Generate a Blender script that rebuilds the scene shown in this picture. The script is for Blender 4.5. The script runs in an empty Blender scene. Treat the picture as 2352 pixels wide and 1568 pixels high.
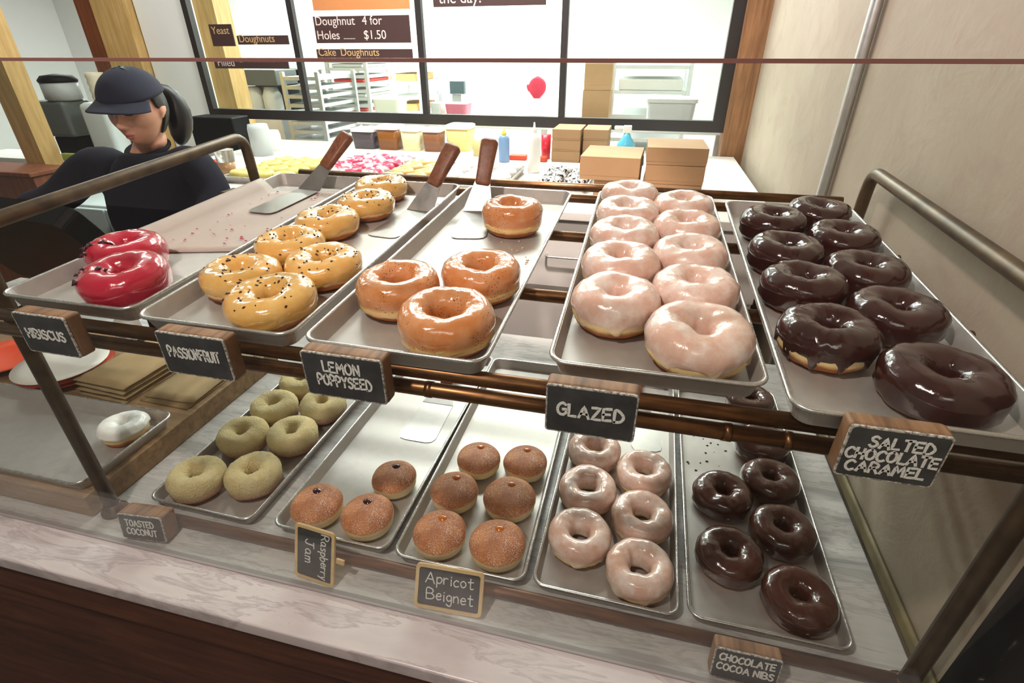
import bpy, bmesh, math, random
from mathutils import Vector, Matrix, noise
D = bpy.data
SC = bpy.context.scene
COL = SC.collection
PI = math.pi
random.seed(7)

# ------------------------------------------------------------------ camera
CAM = Vector((.0959, -.5228, .7645)); YAW, PITCH, ROLL, FPX = -.242, .5134, -.0025, 1190.35
fw = Vector((math.sin(YAW)*math.cos(PITCH), math.cos(YAW)*math.cos(PITCH), -math.sin(PITCH)))
r0 = Vector((math.cos(YAW), -math.sin(YAW), 0)); u0 = r0.cross(fw)
RT = r0*math.cos(ROLL)+u0*math.sin(ROLL); UP = -r0*math.sin(ROLL)+u0*math.cos(ROLL)
cd = D.cameras.new('camera'); cam = D.objects.new('camera', cd); COL.objects.link(cam)
cd.sensor_width = 36; cd.lens = FPX/2352*36; cd.clip_start = .02; cd.clip_end = 60
M = Matrix((RT, UP, -fw)).transposed().to_4x4(); M.translation = CAM
cam.matrix_world = M
SC.camera = cam

# ------------------------------------------------------------------ world, exposure, lights
SC.view_settings.view_transform = 'Standard'
SC.view_settings.look = 'None'
SC.view_settings.gamma = 1
SC.view_settings.use_curve_mapping = False
SC.view_settings.exposure = 0.0
w = D.worlds.new('world'); SC.world = w; w.use_nodes = True
bg = w.node_tree.nodes['Background']
bg.inputs[0].default_value = (.95, .86, .80, 1); bg.inputs[1].default_value = .23

def area(name, loc, size, power, col, rot=(0, 0, 0), sy=None):
    l = D.lights.new(name, 'AREA'); l.energy = power; l.color = col; l.size = size
    if sy: l.shape = 'RECTANGLE'; l.size_y = sy
    o = D.objects.new(name, l); o.location = loc; o.rotation_euler = rot; COL.objects.link(o); return o
CEIL = 1.85
KITCHEN = (.96, 1.0, .97)
WARM = (1.0, .83, .775)
for (x, y, p) in ((-2.6, 1.55, 8), (-.75, 1.75, 40), (-4.6, 3.6, 60), (-2.0, 3.9, 95), (-.2, 3.5, 110), (-4.4, 5.4, 70), (-1.8, 5.6, 95)):
    area('kitchen_light', (x, y, CEIL-.075), 1.2, p, KITCHEN, sy=.16)
key = D.lights.new('shop_spot_light', 'SPOT'); key.energy = 80; key.color = WARM; key.spot_size = 2.3; key.spot_blend = .5; key.shadow_soft_size = .05
ko = D.objects.new('shop_spot_light', key); ko.location = (-.45, -.72, CEIL-.16); ko.rotation_euler = (math.radians(26), math.radians(-6), 0); COL.objects.link(ko)
k2 = D.lights.new('added_aisle_fill', 'SPOT'); k2.energy = 170; k2.color = WARM; k2.spot_size = .56; k2.spot_blend = .5; k2.shadow_soft_size = .05  # added unseen fill spot that brightens the drawer fronts behind the case
ko2 = D.objects.new('added_aisle_fill', k2); ko2.location = (-.12, .45, CEIL-.16); ko2.rotation_euler = (math.radians(26), 0, 0); COL.objects.link(ko2)
area('shop_light', (.15, -1.7, CEIL-.05), .9, 8, (1.0, .84, .78), (math.radians(18), 0, 0), .5)

# ------------------------------------------------------------------ pixel -> place helpers (used to survey the photograph)
def ray(u, v): return fw + RT*((u-1176)/FPX) - UP*((v-784)/FPX)
def on(u, v, x=None, y=None, z=None):
    d = ray(u, v)
    t = (x-CAM.x)/d.x if x is not None else (y-CAM.y)/d.y if y is not None else (z-CAM.z)/d.z
    return CAM + d*t
SL = .0518
def zU(y): return .4436 + SL*(y+.056)            # height of the upper shelf, which rises to the back
def onU(u, v, h):
    d = ray(u, v); a = .4436+SL*.056+h
    t = (a+SL*CAM.y-CAM.z)/(d.z-SL*d.y); return CAM + d*t

# ------------------------------------------------------------------ materials
MATS = {}
def L(c):   # sRGB 0-255 -> linear
    o = []
    for k in c:
        k /= 255.; o.append(k/12.92 if k <= .04045 else ((k+.055)/1.055)**2.4)
    return (o[0], o[1], o[2], 1)
class N:
    def __init__(s, name):
        s.m = D.materials.new(name); s.m.use_nodes = True; s.nt = s.m.node_tree
        s.b = s.nt.nodes['Principled BSDF']
    def n(s, t, **k):
        x = s.nt.nodes.new(t)
        for a, b in k.items(): setattr(x, a, b)
        return x
    def l(s, a, b): s.nt.links.new(a, b)
    def coord(s, kind='Object', scale=(1, 1, 1), rot=(0, 0, 0)):
        t = s.n('ShaderNodeTexCoord'); mp = s.n('ShaderNodeMapping'); mp.inputs['Scale'].default_value = scale; mp.inputs['Rotation'].default_value = rot
        s.l(t.outputs[kind], mp.inputs[0]); return mp.outputs[0]
    def noise(s, vec, scale, detail=4, rough=.55, dist=0):
        x = s.n('ShaderNodeTexNoise'); x.inputs['Scale'].default_value = scale; x.inputs['Detail'].default_value = detail
        x.inputs['Roughness'].default_value = rough; x.inputs['Distortion'].default_value = dist
        if vec is not None: s.l(vec, x.inputs['Vector'])
        return x.outputs['Fac']
    def ramp(s, fac, stops):
        x = s.n('ShaderNodeValToRGB'); e = x.color_ramp.elements
        while len(e) < len(stops): e.new(.5)
        for i, (p, c) in enumerate(stops): e[i].position = p; e[i].color = c
        s.l(fac, x.inputs[0]); return x.outputs[0]
    def mix(s, fac, a, b):
        x = s.n('ShaderNodeMix', data_type='RGBA')
        if isinstance(fac, float): x.inputs[0].default_value = fac
        else: s.l(fac, x.inputs[0])
        for i, q in ((6, a), (7, b)):
            if isinstance(q, tuple): x.inputs[i].default_value = q
            else: s.l(q, x.inputs[i])
        return x.outputs[2]
    def math(s, op, a, b=0.):
        x = s.n('ShaderNodeMath', operation=op)
        for i, q in ((0, a), (1, b)):
            if isinstance(q, (int, float)): x.inputs[i].default_value = q
            else: s.l(q, x.inputs[i])
        return x.outputs[0]
    def color(s, c):
        if isinstance(c, tuple): s.b.inputs['Base Color'].default_value = c
        else: s.l(c, s.b.inputs['Base Color'])
    def bump(s, h, strength, dist=.01):
        x = s.n('ShaderNodeBump'); x.inputs['Strength'].default_value = strength; x.inputs['Distance'].default_value = dist
        s.l(h, x.inputs['Height']); s.l(x.outputs[0], s.b.inputs['Normal'])
    def set(s, **k):
        for a, b in k.items(): s.b.inputs[a.replace('_', ' ')].default_value = b
        return s
def flat(name, c, rough=.6, metal=0, var=.0, scale=20, spec=.5, coat=0, bump=0):
    if name in MATS: return MATS[name]
    q = N(name); q.set(Roughness=rough, Metallic=metal); q.b.inputs['Specular IOR Level'].default_value = spec; q.b.inputs['Coat Weight'].default_value = coat
    c = L(c)
    if var:
        f = q.noise(q.coord(), scale)
        q.color(q.ramp(f, [(.3, tuple(k*(1-var) for k in c[:3])+(1,)), (.7, tuple(min(1, k*(1+var)) for k in c[:3])+(1,))]))
        if bump: q.bump(f, bump, .002)
    else: q.color(c)
    MATS[name] = q.m; return q.m
def emit(name, c, s):
    if name in MATS: return MATS[name]
    q = N(name); q.color(c); q.b.inputs['Emission Color'].default_value = c; q.b.inputs['Emission Strength'].default_value = s
    MATS[name] = q.m; return q.m
def wood(name, dark, light, scale=(1, 1, 1), rough=.6, nscale=14, stretch=(1, 12, 12)):
    if name in MATS: return MATS[name]
    q = N(name); v = q.coord('Object', tuple(a*b for a, b in zip(scale, stretch)))
    f = q.noise(v, nscale, 6, .6, .4); g = q.noise(q.coord(), 6, 3)
    c = q.ramp(f, [(.3, L(dark)), (.65, L(light))])
    c = q.mix(q.ramp(g, [(.45, (0, 0, 0, 1)), (.75, (.5, .5, .5, 1))]), c, L(dark))
    q.color(c); q.set(Roughness=rough); q.bump(f, .25, .002); MATS[name] = q.m; return q.m
def aluminium(name, base, rough, met=.85):
    q = N(name); v = q.coord('Object', (1, 1, 1)); f = q.noise(v, 45, 6, .7); g = q.noise(v, 400, 2)
    q.color(q.ramp(f, [(.3, tuple(k*.86 for k in base)+(1,)), (.7, base+(1,))])); q.set(Metallic=met)
    r = q.ramp(f, [(.2, (rough-.06,)*3+(1,)), (.8, (rough+.1,)*3+(1,))]); q.l(r, q.b.inputs['Roughness']); q.bump(g, .08, .0006); return q.m
ALU = aluminium('brushed aluminium', (.56, .525, .495), .46, .55)
ALU_RIM = aluminium('aluminium rim', (.74, .73, .71), .25)
STEEL = aluminium('worn steel', (.42, .40, .38), .34)
GREYSTEEL = aluminium('kitchen steel', (.72, .74, .73), .4)
q = N('aged brass pipe'); v = q.coord('Object', (3, 30, 30)); f = q.noise(v, 6, 5); g = q.noise(q.coord(), 60, 4)
q.color(q.mix(q.ramp(g, [(.5, (0, 0, 0, 1)), (.8, (.6, .6, .6, 1))]), q.ramp(f, [(.3, L((92, 62, 40))), (.7, L((150, 106, 70)))]), L((66, 48, 36))))
q.set(Metallic=.9, Roughness=.34); BRASS = q.m
q = N('low brass rail'); f = q.noise(q.coord('Object', (3, 30, 30)), 6, 5); q.color(q.ramp(f, [(.3, L((84, 52, 34))), (.7, L((128, 86, 56)))])); q.set(Metallic=.4, Roughness=.4); LOWBRASS = q.m
q = N('tarnished dark brass'); f = q.noise(q.coord(), 30, 5); q.color(q.ramp(f, [(.3, L((60, 46, 32))), (.7, L((98, 78, 54)))])); q.set(Metallic=.45, Roughness=.42); DARKBRASS = q.m
# marble
q = N('grey veined marble'); v = q.coord('Object', (1.1, 6.5, 1), (0, 0, math.radians(-38)))
f = q.noise(v, 4.6, 7, .6, .5); g = q.noise(q.coord(), 3, 4)
c = q.ramp(f, [(.36, L((158, 154, 153))), (.46, L((194, 190, 186))), (.5, L((170, 165, 163))), (.53, L((198, 194, 190))), (.7, L((188, 184, 181)))])
q.color(q.mix(q.ramp(g, [(.4, (0, 0, 0, 1)), (.8, (.35, .35, .35, 1))]), c, L((188, 184, 184)))); q.set(Roughness=.3); MARBLE = q.m
# plaster
q = N('worn plaster'); v = q.coord(); f = q.noise(v, 2.2, 6, .6); g = q.noise(v, 40, 5); h = q.noise(v, 7, 6, .65, .8)
c = q.ramp(f, [(.3, L((154, 138, 121))), (.7, L((170, 157, 139)))])
q.color(q.mix(q.ramp(h, [(.52, (0, 0, 0, 1)), (.72, (.6, .6, .6, 1))]), c, L((150, 126, 113)))); q.set(Roughness=.75); q.bump(q.math('ADD', q.math('MULTIPLY', g, .35), h), .25, .01); PLASTER = q.m
WHITE = flat('white paint', (228, 228, 224), .5, var=.03, scale=3)
KWALL = flat('white kitchen wall', (236, 238, 234), .5, var=.02, scale=2)
TABLEW = flat('white table laminate', (232, 226, 222), .35, var=.02, scale=5)
FLOORM = flat('concrete floor', (120, 112, 106), .5, var=.12, scale=4)
BLACK = flat('black frame paint', (38, 33, 33), .45, var=.1)
BLACKP = flat('black plastic', (13, 12, 13), .6, var=.1, spec=.2)
CARD = flat('kraft cardboard', (164, 127, 90), .75, var=.05, scale=12)
KRAFT = flat('kraft paper', (160, 136, 98), .8, var=.1, scale=18, bump=.2)
PILLAR = wood('pale timber pillar', (176, 138, 78), (206, 172, 112), stretch=(10, 10, .8), nscale=5)
POSTW = wood('brown timber post', (112, 76, 48), (160, 114, 76), stretch=(14, 14, .8), nscale=5)
REDWOOD = wood('red brown timber', (112, 58, 30), (140, 80, 46), stretch=(10, 10, .8), nscale=5)
COUNTERW = wood('dark stained wood', (52, 30, 20), (96, 58, 38), stretch=(1.2, 12, 12), nscale=4, rough=.5)
RISERW = wood('weathered wood', (112, 86, 58), (158, 126, 88), stretch=(1.2, 14, 14), nscale=4)
SIGNW = wood('end grain sign wood', (88, 58, 38), (150, 110, 78), stretch=(30, 3, 3), nscale=3)
HANDLEW = wood('handle wood', (104, 58, 36), (150, 90, 58), stretch=(20, 2, 20), nscale=6, rough=.45)
PALEW = wood('pale frame wood', (206, 170, 118), (228, 196, 146), stretch=(4, 4, 4), nscale=8)
q = N('chalkboard'); f = q.noise(q.coord(), 35, 5); q.color(q.ramp(f, [(.35, L((42, 42, 44))), (.75, L((70, 70, 72)))])); q.set(Roughness=.8); SLATE = q.m
q = N('chalk'); f = q.noise(q.coord(), 700, 3); q.color(q.ramp(f, [(.3, L((196, 194, 190))), (.6, L((240, 238, 234)))])); q.set(Roughness=.9); CHALK = q.m
q = N('worn edge paint'); f = q.noise(q.coord(), 260, 4, .7); q.color(q.ramp(f, [(.4, L((96, 90, 84))), (.6, L((206, 200, 192)))])); q.set(Roughness=.85); WORN = q.m
# glass sheet: clear with a fresnel sheen
q = N('clear glass'); tr = q.n('ShaderNodeBsdfTransparent'); tr.inputs[0].default_value = (.950, .972, .955, 1); gl = q.n('ShaderNodeBsdfGlossy'); gl.inputs['Roughness'].default_value = .01
fr = q.n('ShaderNodeLayerWeight'); mx = q.n('ShaderNodeMixShader'); q.l(q.math('ADD', .022, q.math('MULTIPLY', q.math('POWER', fr.outputs['Facing'], 5), .9)), mx.inputs[0]); q.l(tr.outputs[0], mx.inputs[1]); q.l(gl.outputs[0], mx.inputs[2])
q.l(mx.outputs[0], q.nt.nodes['Material Output'].inputs[0]); GLASS = q.m
GLASSEDGE = flat('glass edge', (120, 84, 76), .2)
CLEARP = N('clear plastic'); CLEARP.set(Roughness=.15, IOR=1.3); CLEARP.color(L((235, 235, 235))); CLEARP.b.inputs['Transmission Weight'].default_value = .8; CLEARP = CLEARP.m

# doughs and icings
def dough_mat(name, h, bottom=(176, 98, 40), band=(236, 206, 150), top=(186, 106, 52)):
    q = N(name); t = q.n('ShaderNodeTexCoord'); s = q.n('ShaderNodeSeparateXYZ'); q.l(t.outputs['Object'], s.inputs[0])
    f = q.noise(t.outputs['Object'], 55, 4)
    z = q.math('ADD', q.math('MULTIPLY', s.outputs['Z'], 1/h), q.math('MULTIPLY', q.math('SUBTRACT', f, .5), .22))
    q.color(q.ramp(z, [(.02, L(bottom)), (.24, L(bottom)), (.36, L(band)), (.52, L(band)), (.66, L(top)), (.95, L(top))])); q.set(Roughness=.6); q.bump(f, .25, .003)
    q.b.inputs['Subsurface Weight'].default_value = 0; return q.m
def glaze_mat(name, top, mid, band, h, rough=.2, mott=.5, specks=None, lo=.30, hi=.58, coat=.6):
    q = N(name); t = q.n('ShaderNodeTexCoord'); s = q.n('ShaderNodeSeparateXYZ'); q.l(t.outputs['Object'], s.inputs[0])
    oi = q.n('ShaderNodeObjectInfo'); va = q.n('ShaderNodeVectorMath', operation='ADD'); q.l(t.outputs['Object'], va.inputs[0]); q.l(oi.outputs['Random'], va.inputs[1]); v = va.outputs[0]
    f = q.noise(v, 38, 5, .6); g = q.noise(v, 150, 4, .6)
    c = q.mix(q.ramp(f, [(.42, (0, 0, 0, 1)), (.68, (mott, mott, mott, 1))]), L(top), L(mid))
    if band:
        z = q.math('ADD', q.math('MULTIPLY', s.outputs['Z'], 1/h), q.math('MULTIPLY', q.math('SUBTRACT', f, .5), .16))
        c = q.mix(q.ramp(z, [(lo, (0, 0, 0, 1)), (lo+.07, (1, 1, 1, 1)), (hi-.06, (1, 1, 1, 1)), (hi+.06, (0, 0, 0, 1))]), c, L(band))
    if specks:
        vo = q.n('ShaderNodeTexVoronoi'); vo.inputs['Scale'].default_value = 330; q.l(v, vo.inputs['Vector'])
        dots = q.math('LESS_THAN', vo.outputs['Distance'], .2); pick = q.math('GREATER_THAN', q.noise(v, 26, 3), .53)
        c = q.mix(q.math('MULTIPLY', dots, pick), c, L(specks))
    q.color(c); q.set(Roughness=rough); q.b.inputs['Coat Weight'].default_value = coat; q.b.inputs['Coat Roughness'].default_value = .08
    q.bump(q.math('ADD', g, q.math('MULTIPLY', f, 1.5)), .16, .003); return q.m
DOUGH = dough_mat('fried dough', .05)
GLAZED = glaze_mat('white sugar glaze', (220, 178, 160), (240, 224, 216), (238, 212, 172), .050, .22, .9, lo=.20, hi=.46)
LEMON = glaze_mat('lemon poppyseed glaze', (204, 126, 70), (226, 176, 134), (240, 196, 120), .052, .13, .5, specks=(40, 24, 20), lo=.2, hi=.42, coat=1)
PASSION = glaze_mat('passionfruit glaze', (222, 168, 90), (232, 192, 122), (234, 202, 88), .045, .16, .6, lo=.1, hi=.3, coat=1)
CRIMSON = glaze_mat('crimson glaze', (176, 22, 52), (190, 34, 64), None, .05, .18, .5, coat=1)
CHOC = glaze_mat('dark chocolate glaze', (44, 9, 11), (60, 12, 14), None, .05, .12, .6, coat=.55)
CHOCM = glaze_mat('milk chocolate glaze', (70, 38, 30), (82, 44, 34), None, .05, .16, .5, coat=.8)
CREAMICE = glaze_mat('white cream icing', (238, 236, 230), (246, 244, 240), None, .05, .35, .5, coat=.1)
q = N('toasted coconut'); v = q.coord(); f = q.noise(v, 30, 4); g = q.noise(v, 300, 3, .7); sp_ = q.n('ShaderNodeSeparateXYZ'); q.l(v, sp_.inputs[0])
c = q.mix(q.ramp(g, [(.42, (0, 0, 0, 1)), (.62, (.7, .7, .7, 1))]), q.ramp(f, [(.3, L((236, 208, 142))), (.7, L((248, 230, 180)))]), L((240, 226, 180)))
z = q.math('ADD', q.math('MULTIPLY', sp_.outputs['Z'], 20), q.math('MULTIPLY', q.math('SUBTRACT', g, .5), .5))
q.color(q.mix(q.ramp(z, [(.30, (1, 1, 1, 1)), (.62, (0, 0, 0, 1))]), c, L((206, 160, 132)))); q.set(Roughness=.9); q.bump(g, 1.0, .006); COCONUT = q.m
def sugar_mat(name, h):
    q = N(name); t = q.n('ShaderNodeTexCoord'); s = q.n('ShaderNodeSeparateXYZ'); q.l(t.outputs['Object'], s.inputs[0]); v = t.outputs['Object']
    f = q.noise(v, 32, 4); g = q.noise(v, 620, 2, .6)
    z = q.math('ADD', q.math('MULTIPLY', s.outputs['Z'], 1/h), q.math('MULTIPLY', q.math('SUBTRACT', f, .5), .2))
    top = q.ramp(f, [(.3, L((164, 90, 48))), (.7, L((212, 138, 80)))])
    c = q.mix(q.ramp(z, [(.04, (0, 0, 0, 1)), (.12, (1, 1, 1, 1)), (.54, (1, 1, 1, 1)), (.64, (0, 0, 0, 1))]), top, L((244, 222, 170)))
    sp = q.math('MULTIPLY', q.ramp(g, [(.52, (0, 0, 0, 1)), (.6, (1, 1, 1, 1))]), q.ramp(q.noise(v, 24, 3), [(.34, (.15, .15, .15, 1)), (.66, (.95, .95, .95, 1))]))
    q.color(q.mix(sp, c, L((244, 226, 214)))); q.set(Roughness=.65); q.bump(g, .4, .002); return q.m
SUGAR = sugar_mat('sugared dough', .047)
RASP = flat('raspberry jam', (62, 14, 26), .1, coat=1)
APRI = flat('apricot jam', (206, 112, 30), .12, coat=1)
SEEDS = flat('dark seeds', (58, 28, 24), .4)
HIBI = flat('dried hibiscus', (52, 12, 28), .6)

# ------------------------------------------------------------------ mesh helpers
def tag(o, label=None, cat=None, group=None, kind=None):
    if label: o['label'] = label
    if cat: o['category'] = cat
    if group: o['group'] = group
    if kind: o['kind'] = kind
    return o
def empty(name, loc=(0, 0, 0), rot=(0, 0, 0)):
    o = D.objects.new(name, None); o.location = loc; o.rotation_euler = rot; o.empty_display_size = .02; COL.objects.link(o); return o
class MB:
    def __init__(s): s.v = []; s.f = []; s.mi = []; s.cur = 0
    def add(s, vs, fs):
        b = len(s.v); s.v += [tuple(p) for p in vs]; s.f += [tuple(i+b for i in f) for f in fs]; s.mi += [s.cur]*len(fs); return s
    def box(s, x0, x1, y0, y1, z0, z1, mat=None):
        vs = [Vector((x, y, z)) for z in (z0, z1) for y in (y0, y1) for x in (x0, x1)]
        if mat is not None: vs = [mat @ p for p in vs]
        return s.add(vs, [(0, 2, 3, 1), (4, 5, 7, 6), (0, 1, 5, 4), (2, 6, 7, 3), (0, 4, 6, 2), (1, 3, 7, 5)])
    def tube(s, pts, r, n=14, closed=False, cap=True):
        pts = [Vector(p) for p in pts]; rs = r if isinstance(r, (list, tuple)) else [r]*len(pts)
        m = len(pts); T = []
        for i in range(m):
            a = pts[(i-1) % m] if (closed or i > 0) else pts[i]; b = pts[(i+1) % m] if (closed or i < m-1) else pts[i]
            T.append((b-a).normalized())
        nrm = T[0].orthogonal().normalized(); vs = []
        for i in range(m):
            nrm = (nrm - T[i]*nrm.dot(T[i])).normalized(); bn = T[i].cross(nrm)
            vs += [pts[i] + (nrm*math.cos(2*PI*k/n) + bn*math.sin(2*PI*k/n))*rs[i] for k in range(n)]
        fs = []
        for i in range(m if closed else m-1):
            j = (i+1) % m
            fs += [(i*n+k, i*n+(k+1) % n, j*n+(k+1) % n, j*n+k) for k in range(n)]
        if not closed and cap: fs += [tuple(reversed(range(n))), tuple(range((m-1)*n, m*n))]
        return s.add(vs, fs)
    def lathe(s, prof, n=24, mat=None):
        vs = []; m = len(prof)
        for (r, z) in prof: vs += [Vector((r*math.cos(2*PI*k/n), r*math.sin(2*PI*k/n), z)) for k in range(n)]
        if mat is not None: vs = [mat @ p for p in vs]
        fs = [(i*n+k, i*n+(k+1) % n, (i+1)*n+(k+1) % n, (i+1)*n+k) for i in range(m-1) for k in range(n)]
        fs += [tuple(reversed(range(n))), tuple(range((m-1)*n, m*n))]
        return s.add(vs, fs)
    def rings(s, rings, capa=True, capb=True):
        n = len(rings[0]); vs = [p for r in rings for p in r]
        fs = [(i*n+k, i*n+(k+1) % n, (i+1)*n+(k+1) % n, (i+1)*n+k) for i in range(len(rings)-1) for k in range(n)]
        if capa: fs.append(tuple(reversed(range(n))))
        if capb: fs.append(tuple(range((len(rings)-1)*n, len(rings)*n)))
        return s.add(vs, fs)
    def build(s, name, mat, parent=None, smooth=False, bevel=0, seg=2, sub=0):
        me = D.meshes.new(name); me.from_pydata(s.v, [], s.f)
        for m in (mat if isinstance(mat, (list, tuple)) else [mat]): me.materials.append(m)
        me.polygons.foreach_set('material_index', s.mi)
        bm = bmesh.new(); bm.from_mesh(me); bmesh.ops.recalc_face_normals(bm, faces=bm.faces); bm.to_mesh(me); bm.free()
        o = D.objects.new(name, me); COL.objects.link(o)
        if parent: o.parent = parent
        if smooth: me.polygons.foreach_set('use_smooth', [True]*len(me.polygons))
        if bevel:
            b = o.modifiers.new('bevel', 'BEVEL'); b.width = bevel; b.segments = seg; b.limit_method = 'ANGLE'; b.angle_limit = .7
            if not smooth: me.polygons.foreach_set('use_smooth', [True]*len(me.polygons)); 
            wn = o.modifiers.new('wn', 'WEIGHTED_NORMAL'); wn.keep_sharp = True
        if sub:
            q = o.modifiers.new('sub', 'SUBSURF'); q.levels = sub; q.render_levels = sub
        return o
def box(name, x0, x1, y0, y1, z0, z1, mat, parent=None, bevel=0, mtx=None):
    return MB().box(x0, x1, y0, y1, z0, z1, mtx).build(name, mat, parent, bevel=bevel)
def rr(w, l, r, z, n=6, cx=0, cy=0):
    out = []; w /= 2; l /= 2
    for qd, (sx, sy) in enumerate(((1, 1), (-1, 1), (-1, -1), (1, -1))):
        for k in range(n+1):
            a = qd*PI/2 + k/n*PI/2
            out.append(Vector((cx+sx*(w-r)+r*math.cos(a), cy+sy*(l-r)+r*math.sin(a), z)))
    return out
def fillet(pts, r, n=6):
    pts = [Vector(p) for p in pts]; out = [pts[0]]
    for i in range(1, len(pts)-1):
        a = (pts[i-1]-pts[i]).normalized(); b = (pts[i+1]-pts[i]).normalized(); ang = a.angle(b); t = r/math.tan(ang/2)
        p0 = pts[i]+a*t; p1 = pts[i]+b*t
        for k in range(n+1):
            s = k/n; out.append(p0*(1-s)**2 + pts[i]*2*s*(1-s) + p1*s*s)
    out.append(pts[-1]); return out
def nz(x, y, z): return noise.noise(Vector((x, y, z)))

# ------------------------------------------------------------------ the setting
def struct(o): o['kind'] = 'structure'; return o
struct(box('floor', -8.5, 1.2, -3.2, 7.2, -.95, -.85, FLOORM))
struct(box('ceiling', -8.5, 1.2, -3.2, 7.2, CEIL, CEIL+.1, WHITE))
struct(box('wall_right', .56, .70, -3.2, 2.55, -.85, CEIL, PLASTER))
struct(box('wall_back', -8.5, 1.2, 6.5, 6.6, -.85, CEIL, KWALL))
struct(box('wall_left', -8.5, -8.4, -3.2, 6.5, -.85, CEIL, KWALL))
struct(box('wall_kitchen', .95, 1.05, 2.55, 6.5, -.85, CEIL, KWALL))
struct(box('trim_1', .5485, .5599, -.0275, .84, .0, .026, flat('grimy caulk', (112, 100, 66), .6, var=.2, scale=30), bevel=.006))
struct(box('trim_2', .5485, .5599, -.140, -.028, -.85, .60, flat('black corner post', (20, 19, 20), .6, var=.1)))
# window frame hanging over the far side of the work table
WY = 2.40
fx0, fx1, fz0 = -2.52, .405, .402
fr_ = empty('window_1', (0, WY, 0)); struct(fr_)
m = MB(); m.box(fx0, fx1+.05, -.02, .02, fz0, fz0+.052); m.box(fx0, fx0+.035, -.02, .02, fz0+.052, 1.45); m.box(fx1-.005, fx1+.05, -.02, .02, fz0+.052, 1.45); m.box(fx0, fx1+.05, -.02, .02, 1.45, 1.5)
m.build('window_frame', BLACK, fr_)
mull = [on(711, 262, y=WY).x, on(981, 272, y=WY).x, on(1289, 283, y=WY).x]
for xm in mull: box('mullion', xm-.016, xm+.016, -.015, .015, fz0+.052, 1.45, BLACK, fr_)
xs = [fx0+.035]+mull+[fx1-.005]
for a, b in zip(xs, xs[1:]): box('pane', a+(.016 if a in mull else 0), b-(.016 if b in mull else 0), -.003, .003, fz0+.052, 1.45, GLASS, fr_)
struct(box('trim_3', fx1+.05, .56, WY-.06, WY+.09, -.85, CEIL, POSTW))
struct(box('wall_partition', -2.86, fx0, WY, WY+.07, -.85, CEIL, WHITE))
struct(box('trim_4', -3.10, -2.87, WY-.06, WY+.10, -.85, CEIL, PILLAR))
struct(box('trim_5', -3.26, -3.12, WY-.02, WY+.10, -.85, CEIL, REDWOOD))
struct(box('trim_6', -2.62, -2.46, WY+.16, WY+.30, -.85, CEIL, PILLAR))
a = on(-40, 144, y=1.7); b = on(5, 144, y=1.7)
struct(box('trim_7', a.x, b.x, 1.7, 1.80, -.85, CEIL, PILLAR))
# ------------------------------------------------------------------ counter
ct = box('marble_countertop', -2.2, .548, -.155, .84, -.03, 0, MARBLE, bevel=.004)
tag(ct, 'pale grey veined marble countertop under the whole doughnut display', 'countertop')
cb = empty('counter', (0, 0, 0)); tag(cb, 'dark stained wooden counter front below the pink-lit marble edge', 'counter')
box('front_panel', -2.2, .548, -.135, .82, -.84, -.031, COUNTERW, cb)
box('top_rail', -2.2, .53, -.147, -.136, -.11, -.032, COUNTERW, cb, .003)

# ------------------------------------------------------------------ brass pipe rack
rk = empty('display_rack', (0, 0, 0)); tag(rk, 'brass pipe display rack carrying the upper row of sheet trays', 'display rack')
XL, XR = -.806, .522
def side(x, zb, zf, y1, rad, mat):
    p = fillet([(x, -.022, .0), (x, -.022, zf), (x, y1, zb), (x, y1+.015, .34)], .035)
    f = MB(); f.tube(p, rad, 16); f.lathe([(.022, 0), (.022, .006), (.0135, .008), (.0135, .02)], 20, Matrix.Translation((x, -.022, 0)))
    return f.build('side_frame', mat, rk, True)
side(XL, .592, .548, .560, .0115, DARKBRASS); side(XR, .560, .536, .632, .0115, DARKBRASS)
def rail(name, y, z, r, mat, x0=XL, x1=XR):
    o = MB().tube([(x0, y, z), (x1, y, z)], r, 20).build(name, mat, rk, True); return o
UR = .0092
up = rail('front_rail', -.048, .4345, UR, BRASS); lo = rail('lower_front_rail', -.052, .4125, UR, BRASS)
for px, r_ in ((988, lo), (1692, lo), (250, lo), (1843, lo)):
    c = on(px, 905, y=-.052).x
    MB().tube([(c-.004, -.052, .4125), (c+.004, -.052, .4125)], UR+.0009, 20).build('coupling', BRASS, r_, True)
for y in (.172, .418, .655, .745):
    rd = rail('cross_rod', y, zU(y)-.0098, .0095, BRASS)
    for px in (-.03, .06, .20, .235, .30):
        pass
rail('base_rail', -.0185, .0105, .0100, LOWBRASS, XL, XR-.006)
for x in (XL, XR):
    MB().tube([(x, -.022, .415), (x, .575, .4447+.0)], .0085, 12).build('shelf_bearer', DARKBRASS, rk, True)
m = MB(); m.box(XL-.10, XL+.03, .555, .600, .452, .462); m.build('mounting_plate', DARKBRASS, rk, bevel=.002)

# glass front
gt = empty('sneeze_guard', (0, 0, 0)); tag(gt, 'clear glass front pane standing on the marble before the trays', 'glass')
def gp(x, s): return Vector((x, -.079-.048*s, .001+.758*s))
th = Vector((0, .005, 0))
def slab(x0, x1, s0, s1, name, mat, par):
    P = [gp(x0, s0), gp(x1, s0), gp(x1, s1), gp(x0, s1)]; m = MB(); m.add(P+[p+th for p in P], [(0, 1, 2, 3), (7, 6, 5, 4), (0, 4, 5, 1), (1, 5, 6, 2), (2, 6, 7, 3), (3, 7, 4, 0)]); return m.build(name, mat, par)
slab(-1.9, .53, .004, .996, 'pane', GLASS, gt)
slab(-1.9, .53, .9965, 1.0, 'polished_edge', GLASSEDGE, gt)
MB().box(-1.9, .53, -.0825, -.0725, .0002, .0035).build('bottom_channel', flat('clear seal', (150, 146, 144), .2), gt)

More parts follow.
